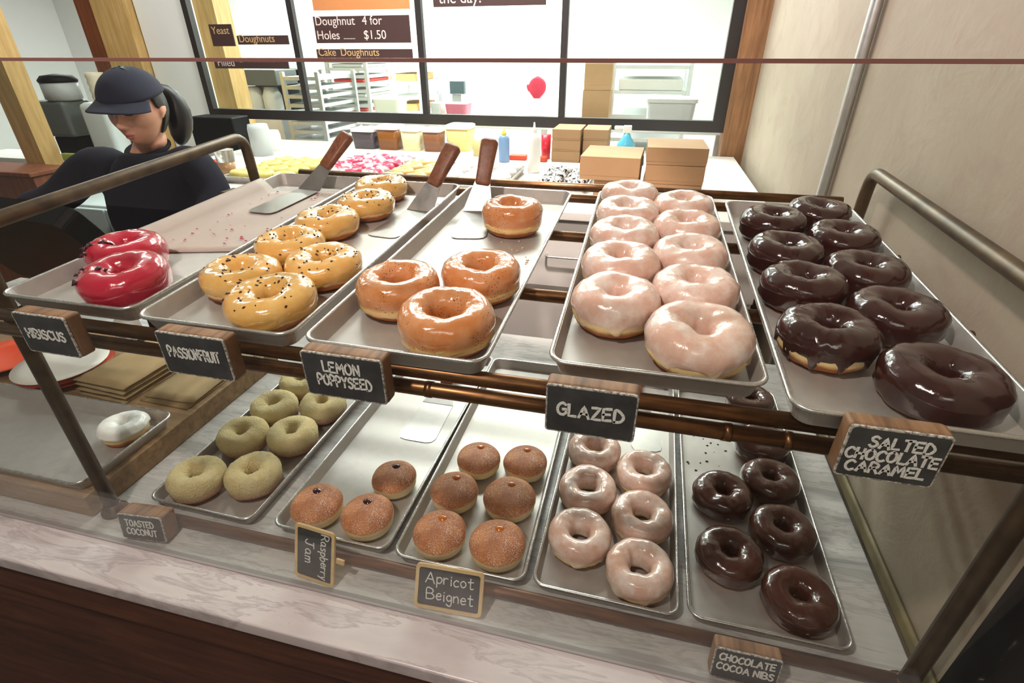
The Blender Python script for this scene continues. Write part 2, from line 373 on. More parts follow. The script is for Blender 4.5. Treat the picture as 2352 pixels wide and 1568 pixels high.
# ------------------------------------------------------------------ trays
TW, TL = .23, .66
def tray_mesh(w=TW, l=TL):
    m = MB(); R = [rr(w-.021, l-.021, .016, .0), rr(w-.010, l-.010, .018, .0205), rr(w-.004, l-.004, .02, .0215), rr(w-.004, l-.004, .02, .0245), rr(w-.0105, l-.0105, .018, .0245), rr(w-.0225, l-.0225, .016, .0014)]
    m.rings(R); return m
def tray(x, y, yaw, upper, label, group, w=TW, l=TL, z0=None, mat=None):
    # x, y: front-left corner
    c, s = math.cos(yaw), math.sin(yaw); cx = x+w/2*c-l/2*s; cy = y+w/2*s+l/2*c
    z = zU(cy) if upper else .0002
    if z0 is not None: z = z0
    o = tray_mesh(w, l).build('sheet_tray', mat or ALU); o.location = (cx, cy, z); o.rotation_mode = 'ZXY'; o.rotation_euler = (SL if upper else 0, 0, yaw)
    rim = MB().tube(rr(w-.0053, l-.0053, .0195, .0232, 6), .0026, 8, closed=True).build('rolled_rim', ALU_RIM, o, True)
    tag(o, label, 'tray', group); return o
GU = 'aluminium sheet trays on the brass rack'; GLo = 'aluminium sheet trays on the marble'
TR = {}
TR['hib'] = tray(-.766, -.050, 0, 1, 'upper aluminium tray holding two crimson doughnuts and parchment', GU)
TR['pas'] = tray(-.521, -.062, .004, 1, 'upper aluminium tray of yellow seed-flecked doughnuts', GU)
TR['lem'] = tray(-.2765, -.0655, -.004, 1, 'upper aluminium tray with four amber doughnuts and a steel turner', GU)
TR['gl'] = tray(.0165, -.046, .012, 1, 'upper aluminium tray with two full rows of white-glazed doughnuts', GU)
TR['ch'] = tray(.2578, -.0737, .0, 1, 'upper aluminium tray of shiny dark chocolate doughnuts by the plaster wall', GU)
TR['coc'] = tray(-.750, .001, -.012, 0, 'lower aluminium tray of coconut-coated doughnuts', GLo)
TR['ras'] = tray(-.4825, .002, -.012, 0, 'lower aluminium tray, nearly empty, with three jam-filled doughnuts', GLo)
TR['apr'] = tray(-.243, -.0055, .003, 0, 'lower aluminium tray of six apricot beignets', GLo)
TR['lgl'] = tray(-.004, -.003, -.012, 0, 'lower aluminium tray of six glazed ring doughnuts', GLo)
TR['lch'] = tray(.2365, .0, -.006, 0, 'lower aluminium tray of chocolate ring doughnuts next to the wall', GLo)

# ------------------------------------------------------------------ doughnuts
def ring_pt(u, v, R, rh, h, sd, off=0., fl=1.0, crease=.0022):
    lump = 1+.02*nz(math.cos(u)*1.3+sd, math.sin(u)*1.3, sd*1.7)
    hh = h*(1+.07*nz(math.cos(u)*1.1+sd*2, math.sin(u)*1.1, 5+sd)); Ro = R*lump; ri = rh*(1+.16*nz(math.cos(u)*1.5, math.sin(u)*1.5+sd, 9.))
    rc = (Ro+ri)/2; a = (Ro-ri)/2; b = hh/2
    cv, sv = math.cos(v), math.sin(v)
    p = .84 if sv > 0 else 1.12-.28*math.exp(-(sv/.28)**2)
    x = math.copysign(abs(cv)**p, cv); z = math.copysign(abs(sv)**(.8 if sv > 0 else .95), sv)
    r = rc+a*x; zz = b+b*z
    if cv > 0: r -= crease*math.exp(-((v+.12)/.16)**2)
    wig = .0013*nz(math.cos(u)*r*90+sd, math.sin(u)*r*90, zz*90+sd)
    k = off+wig; r += k*cv; zz += k*sv
    return Vector((r*math.cos(u), r*math.sin(u), max(zz, 0)))
def ring_dough(R, rh, h, sd, NU=56, NV=24):
    m = MB(); vs = [ring_pt(2*PI*i/NU, 2*PI*j/NV, R, rh, h, sd) for i in range(NU) for j in range(NV)]
    m.add(vs, [(i*NV+j, ((i+1) % NU)*NV+j, ((i+1) % NU)*NV+(j+1) % NV, i*NV+(j+1) % NV) for i in range(NU) for j in range(NV)]); return m
def ring_glaze(R, rh, h, sd, vout, vin, amp, freq, t=.0014, NU=72, NV=22, drip=0., dripn=0, bumpy=0):
    m = MB(); vs = []
    for i in range(NU):
        u = 2*PI*i/NU
        e = vout+amp*nz(math.cos(u)*freq+sd, math.sin(u)*freq, sd)
        if drip: e -= drip*max(0, math.sin(u*dripn+sd))**2*(.5+.5*nz(math.cos(u)*2, math.sin(u)*2, sd+3)+.3)
        for j in range(NV):
            s = j/(NV-1); v = e+(vin-e)*s
            k = t*(1-.0*s)
            if j == 0 or j == NV-1: k = -.0006
            elif j == 1: k = t*1.25
            if bumpy: k += bumpy*nz(u*14+sd, v*14, sd)
            vs.append(ring_pt(u, v, R, rh, h, sd, k))
    m.add(vs, [(i*NV+j, ((i+1) % NU)*NV+j, ((i+1) % NU)*NV+j+1, i*NV+j+1) for i in range(NU) for j in range(NV-1)]); return m
def chips(R, rh, h, sd, n, size, mat, par, name, arc=None, lift=.0016):
    m = MB(); rnd = random.Random(sd)
    for k in range(n):
        u = rnd.uniform(0, 2*PI) if arc is None else rnd.gauss(arc[0], arc[1]); v = rnd.uniform(.35, 2.5)
        p = ring_pt(u, v, R, rh, h, sd, lift); s = size*rnd.uniform(.5, 1.2)
        rot = Matrix.Rotation(rnd.uniform(0, PI), 4, 'Z') @ Matrix.Rotation(rnd.uniform(-.6, .6), 4, 'X') @ Matrix.Rotation(rnd.uniform(-.6, .6), 4, 'Y')
        nn = 6; vs = [p+rot @ Vector((s*math.cos(2*PI*q/nn)*rnd.uniform(.7, 1.2), s*.55*math.sin(2*PI*q/nn), -s*.3)) for q in range(nn)]+[p+rot @ Vector((0, 0, s*.42))]+[p+rot @ Vector((0, 0, -s*.5))]
        m.add(vs, [(q, (q+1) % nn, nn) for q in range(nn)]+[((q+1) % nn, q, nn+1) for q in range(nn)])
    o = m.build(name, mat, par, True); o['kind'] = 'stuff'; return o
SEED = [3.1]
def seed(): SEED[0] += 1.37; return SEED[0]
def place(root, P, upper, zb, tilt=(0, 0), yaw=None):
    yaw = random.uniform(0, 6.28) if yaw is None else yaw
    root.location = (P.x, P.y, zb); root.rotation_mode = 'XYZ'
    base = Matrix.Rotation(SL if upper else 0, 4, 'X') @ Matrix.Rotation(tilt[0], 4, 'X') @ Matrix.Rotation(tilt[1], 4, 'Y') @ Matrix.Rotation(yaw, 4, 'Z')
    root.rotation_euler = base.to_euler()
TH = .0017
DL = []
def ring(u, v, D_, kind, upper, label, group, h=.05, tilt=(0, 0), lift=0, yaw=None, z=None, bare=False):
    P = onU(u, v, .026) if upper else on(u, v, z=.024 if z is None else z+.02)
    zb = (zU(P.y) if upper else .0002 if z is None else z)+TH+lift
    sd = seed(); R = D_/2
    name = {'glazed': 'glazed_doughnut', 'lemon': 'lemon_poppyseed_doughnut', 'passion': 'passionfruit_doughnut', 'crimson': 'crimson_doughnut', 'choc': 'chocolate_doughnut', 'chocm': 'chocolate_doughnut', 'coconut': 'coconut_doughnut', 'cream': 'cream_topped_doughnut'}[kind]
    rt = empty(name); place(rt, P, upper, zb, tilt, yaw); tag(rt, label, 'doughnut', group); DL.append([rt, R, upper, lift, z])
    rh = {'glazed': .20, 'lemon': .34, 'passion': .26, 'crimson': .2, 'choc': .22, 'chocm': .22, 'coconut': .25, 'cream': .24}[kind]*R
    if not upper and kind in ('glazed',): rh = .32*R
    par = dict(glazed=(GLAZED, -.26, 3.9, .35, 2.2, .0014), lemon=(LEMON, -.72, 3.9, .3, 1.8, .0013), passion=(PASSION, -.38, 3.8, .35, 2.2, .002), crimson=(CRIMSON, -.95, 3.9, .15, 1.5, .0016), choc=(CHOC, -.85, 3.9, .2, 1.6, .0018), chocm=(CHOCM, -.66, 3.9, .25, 1.8, .0016), coconut=(COCONUT, -.75, 3.9, .2, 2, .002), cream=(CREAMICE, .12, 3.2, .3, 1.6, .004))[kind]
    ring_dough(R, rh, h, sd).build('dough', DOUGH, rt, True)
    kw = {}
    if kind == 'glazed': kw = dict(drip=.6, dripn=7)
    if bare: par = (CHOC, -.12, 3.9, .25, 1.5, .0018); kw = dict(drip=.95, dripn=11)
    if kind == 'coconut': kw = dict(bumpy=.0011)
    g = ring_glaze(R, rh, h, sd, par[1], par[2], par[3], par[4], par[5], **kw).build({'coconut': 'coconut_coating', 'cream': 'icing'}.get(kind, 'glaze'), par[0], rt, True)
    if kind == 'passion': chips(R, rh, h, sd, 38, .0031, SEEDS, rt, 'seeds', lift=.0026)
    if kind == 'crimson': chips(R, rh, h, sd, 9, .0068, HIBI, rt, 'hibiscus_bits', (-2.4-(rt.rotation_euler.z), .35), lift=.003)
    return rt

# two crimson
G = 'crimson doughnuts on the upper shelf'
ring(297, 585, .112, 'crimson', 1, 'crimson doughnut farther back, dark flower bits beside its hole, next to parchment', G, yaw=0)
ring(294, 653, .114, 'crimson', 1, 'crimson doughnut at the front, leaning against the other crimson one', G, tilt=(.09, .0), lift=.0048, yaw=0)
# passionfruit
G = 'yellow seed-flecked doughnuts on the upper shelf'
pl = [(520, 640, .110, 'yellow seed-flecked doughnut at the left front, behind the overhanging front one', (0, 0), 0),
      (607, 688, .115, 'frontmost yellow doughnut, dripping over the tray edge above a chalk sign', (.05, -.05), .0042),
      (718, 608, .113, 'yellow doughnut at right, just behind the frontmost one, touching the tray side', (0, 0), 0),
      (655, 550, .110, 'yellow doughnut third row back, against parchment edge', (0, 0), 0),
      (760, 506, .112, 'yellow doughnut in the middle of the line, in front of the orange-bottomed one', (0, 0), 0),
      (845, 456, .110, 'yellow doughnut with a bare orange underside, second from the back', (0, 0), 0),
      (893, 420, .110, 'rearmost yellow doughnut, beside the wooden-handled turner', (0, 0), 0)]
for u, v, d, lab, ti, lf in pl: ring(u, v, d, 'passion', 1, lab, G, h=.043, tilt=ti, lift=lf)
# lemon poppyseed
G = 'amber poppyseed doughnuts on the upper shelf'
ring(898, 677, .112, 'lemon', 1, 'amber poppyseed doughnut at the left of the front three', G, h=.052)
ring(1091, 648, .112, 'lemon', 1, 'amber poppyseed doughnut at the back right of the front three', G, h=.052)
ring(1015, 738, .117, 'lemon', 1, 'frontmost amber poppyseed doughnut, freckled with black seeds', G, h=.053)
ring(1178, 500, .111, 'lemon', 1, 'amber doughnut standing alone at the back beside the turner', G, h=.055)
# glazed
G = 'white-glazed doughnuts on the upper shelf'
gl = [(1437, 447, 'rearmost'), (1433, 495, 'second from back'), (1430, 552, 'middle'), (1417, 625, 'second from front'), (1411, 740, 'frontmost')]
for u, v, nm in gl: ring(u+3, v, .110, 'glazed', 1, nm+' white-glazed doughnut in the left row of the full glazed tray', G, h=.054)
gr = [(1566, 470, 'rearmost'), (1573, 525, 'second from back'), (1587, 597, 'middle'), (1606, 683, 'second from front'), (1628, 793, 'frontmost')]
for i, (u, v, nm) in enumerate(gr): ring(u-2, v, .109 if i < 4 else .117, 'glazed', 1, nm+' white-glazed doughnut in the right row of the full glazed tray', G, h=.052, tilt=(0 if i < 4 else .05, 0), lift=0 if i < 4 else .0026)
# salted chocolate
G = 'shiny chocolate doughnuts on the upper shelf'
cl = [(1770, 516, 'rearmost'), (1797, 586, 'second from back'), (1838, 661, 'second from front'), (1905, 778, 'frontmost')]
for u, v, nm in cl: ring(u+3, v, .105, 'choc', 1, nm+' shiny chocolate doughnut in the left row'+(', golden dough showing between drips' if nm == 'frontmost' else ' on the upper tray'), G, h=.048, bare=nm == 'frontmost')
cr = [(1880, 490, 'rearmost'), (1937, 552, 'second from back'), (1985, 630, 'middle'), (2058, 725, 'second from front'), (2147, 878, 'frontmost')]
for u, v, nm in cr: ring(u-3, v-(5 if nm == 'frontmost' else 0), .104 if nm != 'frontmost' else .110, 'choc', 1, nm+' shiny chocolate doughnut in the right row, by the plaster wall', G, h=.046)
# lower trays
G = 'coconut doughnuts on the marble'
cc = [(676, 880, 'rearmost coconut doughnut, half hidden under the brass rails'), (627, 940, 'coconut doughnut, third row back on the left'), (748, 937, 'coconut doughnut at the back right, below the lemon poppyseed sign'),
      (538, 1002, 'olive coconut doughnut, second row on the left'), (672, 1005, 'olive coconut doughnut, second row on the right'), (441, 1100, 'front left pale coconut doughnut by the tray corner'), (578, 1096, 'front right pale coconut doughnut')]
for u, v, lab in cc: ring(u+4 if u in (441, 538, 627) else u, v, .103, 'coconut', 0, lab, G, h=.05)
G = 'glazed ring doughnuts on the marble'
lg = [(1365, 1048, 'rear left'), (1479, 1084, 'rear right'), (1350, 1138, 'middle left'), (1484, 1188, 'middle right'), (1317, 1268, 'front left'), (1473, 1316, 'front right')]
for i, (u, v, nm) in enumerate(lg): ring(u+(3 if i % 2 == 0 else -3), v, .107, 'glazed', 0, nm+' glazed doughnut of the six in the lower tray', G, h=.05)
G = 'chocolate doughnuts on the marble'
lc = [(1745, 926, 'chocolate doughnut farthest back on the lower tray, seen through the shelf gap'), (1748, 1030, 'chocolate doughnut mostly hidden behind the lower brass rail'), (1776, 1103, 'chocolate doughnut, third from front in the right row of the lower tray'), (1657, 1140, 'chocolate doughnut at the rear left, its glaze scraped near the hole'),
      (1804, 1225, 'chocolate doughnut, second from front in the right row of the lower tray'), (1673, 1278, 'milk chocolate doughnut at the front left of the lower tray'), (1833, 1380, 'frontmost milk chocolate doughnut on the lower tray')]
for u, v, lab in lc: ring(u, v, .106, 'chocm', 0, lab, G, h=.047)

def bomb(u, v, D_, jam, label, group, jd, name):
    P = on(u, v, z=.022); sd = seed(); R = D_/2; h = .047; NU, NV = 40, 22
    rt = empty(name); rt.location = (P.x, P.y, .0002+TH); tag(rt, label, 'doughnut', group); DL.append([rt, R*1.03, 0, 0, None])
    m = MB(); vs = []; du, dv = jd
    def pt(a, b):
        rr_ = R*(1+.04*nz(math.cos(a)*1.2+sd, math.sin(a)*1.2, sd)); cb, sb = math.cos(b), math.sin(b)
        r = rr_*abs(cb)**(.72 if sb > 0 else .5); z = h/2+h/2*math.copysign(abs(sb)**(.82), sb)
        r -= .0018*math.exp(-((b+.2)/.18)**2)
        p = Vector((r*math.cos(a), r*math.sin(a), max(0, z)))
        dd = (Vector((p.x-du, p.y-dv)).length)/.009
        if b > 0: p.z -= .004*math.exp(-dd*dd)
        return p
    for j in range(1, NV):
        b = -PI/2+PI*j/NV; vs += [pt(2*PI*i/NU, b) for i in range(NU)]
    k = len(vs); vs += [Vector((0, 0, 0)), pt(0, PI/2)]
    fs = [(j*NU+i, j*NU+(i+1) % NU, (j+1)*NU+(i+1) % NU, (j+1)*NU+i) for j in range(NV-2) for i in range(NU)]
    fs += [((i+1) % NU, i, k) for i in range(NU)]+[((NV-2)*NU+i, (NV-2)*NU+(i+1) % NU, k+1) for i in range(NU)]
    m.add(vs, fs); m.build('dough', SUGAR, rt, True)
    # jam blob
    rd = math.hypot(du, dv)/R; bt = math.acos(min(.99, rd**(1/.72))); zz = h/2+h/2*math.sin(bt)**.82
    bm_ = MB(); Rb = .0100
    bm_.lathe([(.0004, -.004), (Rb*.9, -.004), (Rb*1.05, -.0005), (Rb*.9, .0022), (Rb*.5, .0042), (.0004, .0047)], 16, Matrix.Translation((du, dv, zz-.0045)) @ Matrix.Rotation(.35, 4, 'X') @ Matrix.Diagonal((1, .8, 1, 1)))
    bm_.build('jam', jam, rt, True)
G = 'raspberry jam doughnuts on the marble'
bomb(713, 1176, .096, RASP, 'jam doughnut at the left front of the three, apart from the others', G, (-.006, .014), 'jam_doughnut')
bomb(836, 1201, .096, RASP, 'jam doughnut in front of the right one, above the raspberry sign', G, (-.005, .014), 'jam_doughnut')
bomb(893, 1121, .088, RASP, 'orange jam doughnut set farthest back of the three', G, (0, .013), 'jam_doughnut')
G = 'apricot beignets on the marble'
for u, v, d, lab in [(1098, 1094, .09, 'darker apricot beignet at the back left'), (1203, 1098, .09, 'darker apricot beignet at the back right'), (1050, 1159, .092, 'apricot beignet in the middle on the left'), (1168, 1170, .10, 'apricot beignet in the middle on the right'), (1012, 1245, .095, 'apricot beignet at the front left, nearest the tray corner'), (1146, 1266, .098, 'frontmost apricot beignet, heavily sugared')]:
    bomb(u, v, d, APRI, lab, G, (.0, .016), 'apricot_beignet')

# settle every doughnut inside its tray without pressing through its neighbours or the tray wall
def tray_of(d):
    p = d[0].location; best = None
    for k_, o in TR.items():
        if (o.location.z > .3) != bool(d[2]): continue
        q_ = Matrix.Rotation(-o.rotation_euler.z, 2) @ Vector((p.x-o.location.x, p.y-o.location.y))
        e = max(abs(q_.x)-TW/2, abs(q_.y)-TL/2)
        if best is None or e < best[0]: best = (e, k_)
    return best[1]
for k_, o in TR.items():
    g_ = [d for d in DL if d[4] is None and tray_of(d) == k_]; ang = o.rotation_euler.z; c0 = Vector((o.location.x, o.location.y))
    q_ = [Matrix.Rotation(-ang, 2) @ (Vector((d[0].location.x, d[0].location.y))-c0) for d in g_]
    for it in range(200):
        for i in range(len(g_)):
            for j in range(i):
                dv = q_[i]-q_[j]; need = (g_[i][1]+g_[j][1])*1.028+.0012
                if dv.length < need: sft = dv.normalized()*(need-dv.length)*.5; q_[i] += sft; q_[j] -= sft
        for i, d in enumerate(g_):
            lx = TW/2-.0110-d[1]*.985; ly = TL/2-.0110-d[1]*.985
            q_[i].x = max(-lx, min(lx, q_[i].x)); q_[i].y = max(-ly, min(ly, q_[i].y))
    for i, d in enumerate(g_):
        w_ = Matrix.Rotation(ang, 2) @ q_[i]+c0; d[0].location.x, d[0].location.y = w_.x, w_.y
        if d[2]: d[0].location.z = zU(w_.y)+TH+d[3]

# ------------------------------------------------------------------ chalk lettering
GLY = {
'A': [[(0, 0), (.45, 1), (.9, 0)], [(.18, .36), (.72, .36)]], 'B': [[(0, 0), (0, 1), (.5, .97), (.68, .78), (.5, .55), (0, .52)], [(.5, .54), (.8, .3), (.6, .04), (0, 0)]],
'C': [[(.78, .85), (.5, 1), (.15, .82), (0, .5), (.12, .15), (.45, 0), (.8, .14)]], 'D': [[(0, 0), (.03, 1), (.5, .88), (.8, .5), (.55, .1), (0, 0)]],
'E': [[(.7, 1), (0, .97), (0, 0), (.72, .03)], [(0, .52), (.6, .54)]], 'F': [[(.68, 1), (0, .97), (0, 0)], [(0, .52), (.55, .54)]],
'G': [[(.75, .86), (.45, 1), (.12, .8), (0, .45), (.15, .1), (.5, 0), (.78, .2), (.78, .46), (.48, .46)]], 'H': [[(0, 0), (0, 1)], [(.7, 0), (.7, 1)], [(0, .5), (.7, .5)]],
'I': [[(.1, 0), (.1, 1)]], 'J': [[(.55, 1), (.5, .15), (.3, 0), (.08, .1), (0, .25)], [(.25, .98), (.9, 1)]], 'L': [[(0, 1), (0, .02), (.65, .02)]], 'M': [[(0, 0), (.1, 1), (.45, .35), (.82, 1), (.92, 0)]], 'N': [[(0, 0), (.02, 1), (.72, 0), (.75, 1)]],
'O': [[(.42, 1), (.1, .82), (0, .5), (.1, .15), (.42, 0), (.72, .16), (.84, .5), (.72, .84), (.42, 1)]], 'P': [[(0, 0), (.02, 1), (.5, .98), (.72, .75), (.5, .5), (.02, .46)]],
'R': [[(0, 0), (.02, 1), (.5, .98), (.7, .76), (.5, .53), (.02, .48)], [(.35, .5), (.75, 0)]], 'S': [[(.68, .86), (.4, 1), (.1, .86), (.12, .62), (.5, .48), (.68, .26), (.5, .03), (.2, 0), (0, .14)]],
'T': [[(0, .98), (.8, 1)], [(.4, 1), (.4, 0)]], 'U': [[(0, 1), (.02, .25), (.3, 0), (.6, .15), (.7, 1)]], 'Y': [[(0, 1), (.35, .5), (.75, 1)], [(.35, .5), (.3, 0)]], 'Z': [[(0, .97), (.75, 1), (0, 0), (.78, .02)]],
'a': [[(.55, .55), (.25, .62), (.02, .35), (.15, .05), (.45, .1), (.56, .5), (.58, .05), (.7, 0)]], 'b': [[(0, 1), (.03, .02), (.35, 0), (.55, .3), (.35, .58), (.04, .45)]], 'c': [[(.5, .52), (.25, .6), (.02, .3), (.2, .02), (.52, .1)]],
'e': [[(.03, .32), (.5, .36), (.42, .58), (.18, .58), (.02, .3), (.2, .02), (.52, .1)]], 'g': [[(.5, .52), (.22, .6), (.02, .35), (.18, .08), (.45, .2), (.52, .55), (.5, -.25), (.25, -.38), (.02, -.25)]], 'i': [[(.08, .58), (.1, 0)], [(.08, .78), (.1, .83)]],
'm': [[(0, .58), (.02, 0)], [(.02, .4), (.2, .6), (.34, .5), (.36, 0)], [(.36, .4), (.54, .6), (.7, .48), (.72, 0)]], 'n': [[(0, .58), (.02, 0)], [(.02, .4), (.28, .6), (.46, .45), (.5, 0)]], 'o': [[(.28, .6), (.04, .45), (.04, .15), (.28, 0), (.5, .18), (.5, .44), (.28, .6)]],
'p': [[(0, .58), (.02, -.38)], [(.02, .45), (.3, .6), (.52, .35), (.3, .02), (.03, .1)]], 'r': [[(0, .58), (.03, 0)], [(.03, .36), (.2, .58), (.42, .54)]], 's': [[(.42, .54), (.18, .6), (.06, .44), (.4, .2), (.3, 0), (.02, .04)]], 't': [[(.22, .95), (.24, .1), (.4, 0), (.52, .06)], [(0, .62), (.5, .64)]], 'y': [[(0, .58), (.22, .08)], [(.48, .58), (.12, -.36)]],
}
def catmull(p, n=5):
    P = [Vector(q) for q in p]
    if len(P) < 4: return P
    out = []
    for i in range(len(P)-1):
        a, b, c, d = P[max(i-1, 0)], P[i], P[i+1], P[min(i+2, len(P)-1)]
        for k in range(n):
            t = k/n; out.append(.5*((2*b)+(c-a)*t+(2*a-5*b+4*c-d)*t*t+(3*b-a-3*c+d)*t**3))
    out.append(P[-1]); return out
ROUND = set('BCDGJOPRSUabcegmnoprsty')
def lettering(lines, W, H, stroke, par, mtx, seedv=1, name='chalk_lettering', gap=.26, slant=.0):
    """lines: [(text, cx, y_base, cap height)] in a W x H frame in x right, y up; written just in front of the face given by mtx"""
    rnd = random.Random(seedv); m = MB()
    for text, cx, yb, hgt, wide in lines:
        adv = []; x = 0
        for ch in text:
            if ch == ' ': adv.append(None); x += .5; continue
            w_ = max(p[0] for s in GLY[ch] for p in s); adv.append((x, w_)); x += w_+gap
        tot = x-gap; sx = wide/tot
        for ch, ad in zip(text, adv):
            if ad is None: continue
            jx, jy, jr = rnd.uniform(-.03, .03), rnd.uniform(-.04, .04), rnd.uniform(-.05, .05)
            for st in GLY[ch]:
                P = catmull(st) if ch in ROUND else [Vector(p) for p in st]
                P = [Vector((cx-wide/2+(ad[0]+p.x+jx+slant*p.y)*sx, yb+(p.y+jy+jr*p.x)*hgt)) for p in P]
                Q = []
                for a, b in zip(P, P[1:]):
                    k = max(1, int((b-a).length/(stroke*1.2)))
                    Q += [a.lerp(b, i/k) for i in range(k)]
                Q.append(P[-1]); vs = []; n = len(Q)
                for i, p in enumerate(Q):
                    t = (Q[min(i+1, n-1)]-Q[max(i-1, 0)])
                    if t.length < 1e-9: t = Vector((1, 0))
                    t.normalize(); nn = Vector((-t.y, t.x)); hw = stroke/2*rnd.uniform(.86, 1.1)
                    e = t*(stroke*.3)*(-1 if i == 0 else 1 if i == n-1 else 0)
                    for s_, z_ in ((1, 0), (1, .0005), (-1, .0005), (-1, 0)):
                        q_ = p+e+nn*hw*s_; vs.append(mtx @ Vector((q_.x, q_.y, z_)))
                fs = [(4*i+k, 4*i+(k+1) % 4, 4*i+4+(k+1) % 4, 4*i+4+k) for i in range(n-1) for k in range(4)]+[(0, 1, 2, 3), (4*n-1, 4*n-2, 4*n-3, 4*n-4)]
                m.add(vs, fs)
    return m.build(name, CHALK, par)
def sign_block(name, loc, yaw, W, H, Dp, lines, label, group, seedv, lean=0, stroke=.0022, cr=.004):
    """wooden block with a chalkboard front; loc is the bottom centre of the front face"""
    rt = empty(name, loc, (lean, 0, yaw)); tag(rt, label, 'sign', group)
    # local: x right, y back, z up
    MB().box(-W/2, W/2, .001, Dp, 0, H).build('wood_block', SIGNW, rt, bevel=.004)
    F = Matrix.Translation((0, .0, H/2)) @ Matrix.Rotation(PI/2, 4, 'X')      # face frame: x right, y up, z towards viewer
    m = MB(); m.cur = 0
    w_, h_ = W-.001, H-.001
    m.rings([[F @ p for p in rr(w_, h_, cr, -.0016, 5)], [F @ p for p in rr(w_, h_, cr, .0002, 5)], [F @ p for p in rr(w_-.001, h_-.001, cr, .0007, 5)], [F @ p for p in rr(w_-.0036, h_-.0036, cr*.8, .0007, 5)]], True, False)
    m.cur = 1; m.add([F @ p for p in rr(w_-.0036, h_-.0036, cr*.8, .0007, 5)], [tuple(range(24))])
    face = m.build('chalkboard_face', [WORN, SLATE], rt)
    lettering(lines, W, H, stroke, face, F @ Matrix.Translation((0, 0, .0008)), seedv)
    return rt
GS = 'wood block chalk signs on the front rail'
YS = -.0965; ZS = on(1361, 1003, y=YS).z; HS = on(1361, 893, y=YS).z-ZS
def sx(u, v=960): return on(u, v, y=YS).x
def rail_sign(u0, u1, lines, label, seedv, yaw=0, H=HS, name='chalk_sign', v=880, stroke=.0024, W=None):
    x0, x1 = sx(u0, v), sx(u1, v); W = W or (x1-x0)
    return sign_block(name, ((x0+x1)/2, YS, ZS), yaw, W, H, .0218, lines, label, GS, seedv, stroke=stroke)
SY = .0
rail_sign(697, 880, [('LEMON', -.001, .006, .0135, .044), ('POPPYSEED', .0005, -.0125, .0135, .066)], 'wood block chalk sign reading LEMON POPPYSEED on the front rail', 11, v=850)
rail_sign(1252, 1468, [('GLAZED', 0, -.006, .0145, .066)], 'wood block chalk sign reading GLAZED on the front rail', 12, v=930, stroke=.0030)
rail_sign(1928, 2182, [('SALTED', .004, .0085, .0115, .050), ('CHOCOLATE', .000, -.0060, .0115, .074), ('CARAMEL', -.001, -.0205, .0115, .064)], 'wood block chalk sign reading SALTED CHOCOLATE CARAMEL on the front rail', 13, v=1040, stroke=.0024)
rail_sign(372, 522, [('PASSIONFRUIT', 0, -.004, .014, .072)], 'wood block chalk sign reading PASSIONFRUIT below the yellow doughnuts', 14, v=810, stroke=.0022)
rail_sign(36, 150, [('HIBISCUS', 0, -.006, .013, .062)], 'smudged wood block chalk sign at the left end of the front rail', 15, v=740, stroke=.0026)
GM = 'wood block chalk signs on the marble'
p0, p1 = on(300, 1240, y=-.062).x, on(392, 1258, y=-.062).x
sign_block('chalk_sign', (-.688, -.068, .0062), .1, .086, .054, .032, [('TOASTED', -.002, .003, .013, .054), ('COCONUT', -.001, -.015, .013, .058)], 'small faded chalk sign reading TOASTED COCONUT standing on the marble', GM, 16, -.15, .0021)
xa = on(1706, 1540, y=-.060).x
sign_block('chalk_sign', (xa, -.068, .0032), .0, .086, .058, .022, [('CHOCOLATE', 0, .008, .012, .070), ('COCOA NIBS', 0, -.010, .012, .072)], 'chalk sign reading CHOCOLATE COCOA NIBS at the bottom of the case', GM, 17, -.12, .0022)
# little framed chalkboards
def mini_board(loc, rot, W, H, lines, label, seedv, vertical=False, pegs=()):
    rt = empty('mini_chalkboard', loc); rt.rotation_euler = rot; tag(rt, label, 'sign', 'small framed chalkboards in the case')
    F = Matrix.Translation((0, 0, H/2)) @ Matrix.Rotation(PI/2, 4, 'X')
    m = MB(); m.rings([[F @ p for p in rr(W, H, .007, 0, 6)], [F @ p for p in rr(W, H, .007, .0035, 6)], [F @ p for p in rr(W-.001, H-.001, .0065, .004, 6)], [F @ p for p in rr(W-.011, H-.011, .004, .004, 6)], [F @ p for p in rr(W-.011, H-.011, .004, .0022, 6)]], True, False)
    fr = m.build('frame', PALEW, rt)
    m = MB(); m.rings([[F @ p for p in rr(W-.011, H-.011, .004, .0002, 6)], [F @ p for p in rr(W-.011, H-.011, .004, .0024, 6)]]); sl = m.build('slate', SLATE, rt)
    lm = F @ Matrix.Translation((0, 0, .0025))
    if vertical: lm = lm @ Matrix.Rotation(-PI/2, 4, 'Z')
    lettering(lines, W, H, .0017, sl, lm, seedv, gap=.22)
    for (x0, x1, z0, z1) in pegs: MB().box(x0, x1, .0005, .0045, z0, z1).build('peg', PALEW, rt, bevel=.001)
    return rt
a = on(735, 1366, y=-.070)
mini_board((-.352, -.0660, .0030), (math.radians(-18), 0, math.radians(-5)), .076, .098, [('Raspberry', .0, .012, .014, .080), ('Jam', -.004, -.018, .016, .042)], 'framed mini chalkboard turned on its side reading Raspberry Jam', 21, True, ((.038, .053, .043, .052),))
mini_board((-.120, -.0680, .0085), (math.radians(-26), 0, math.radians(3)), .108, .071, [('Apricot', .0, .007, .017, .076), ('Beignet', .002, -.019, .017, .074)], 'framed mini chalkboard reading Apricot Beignet on the marble', 22, False, ((-.008, .008, -.0055, .0),))

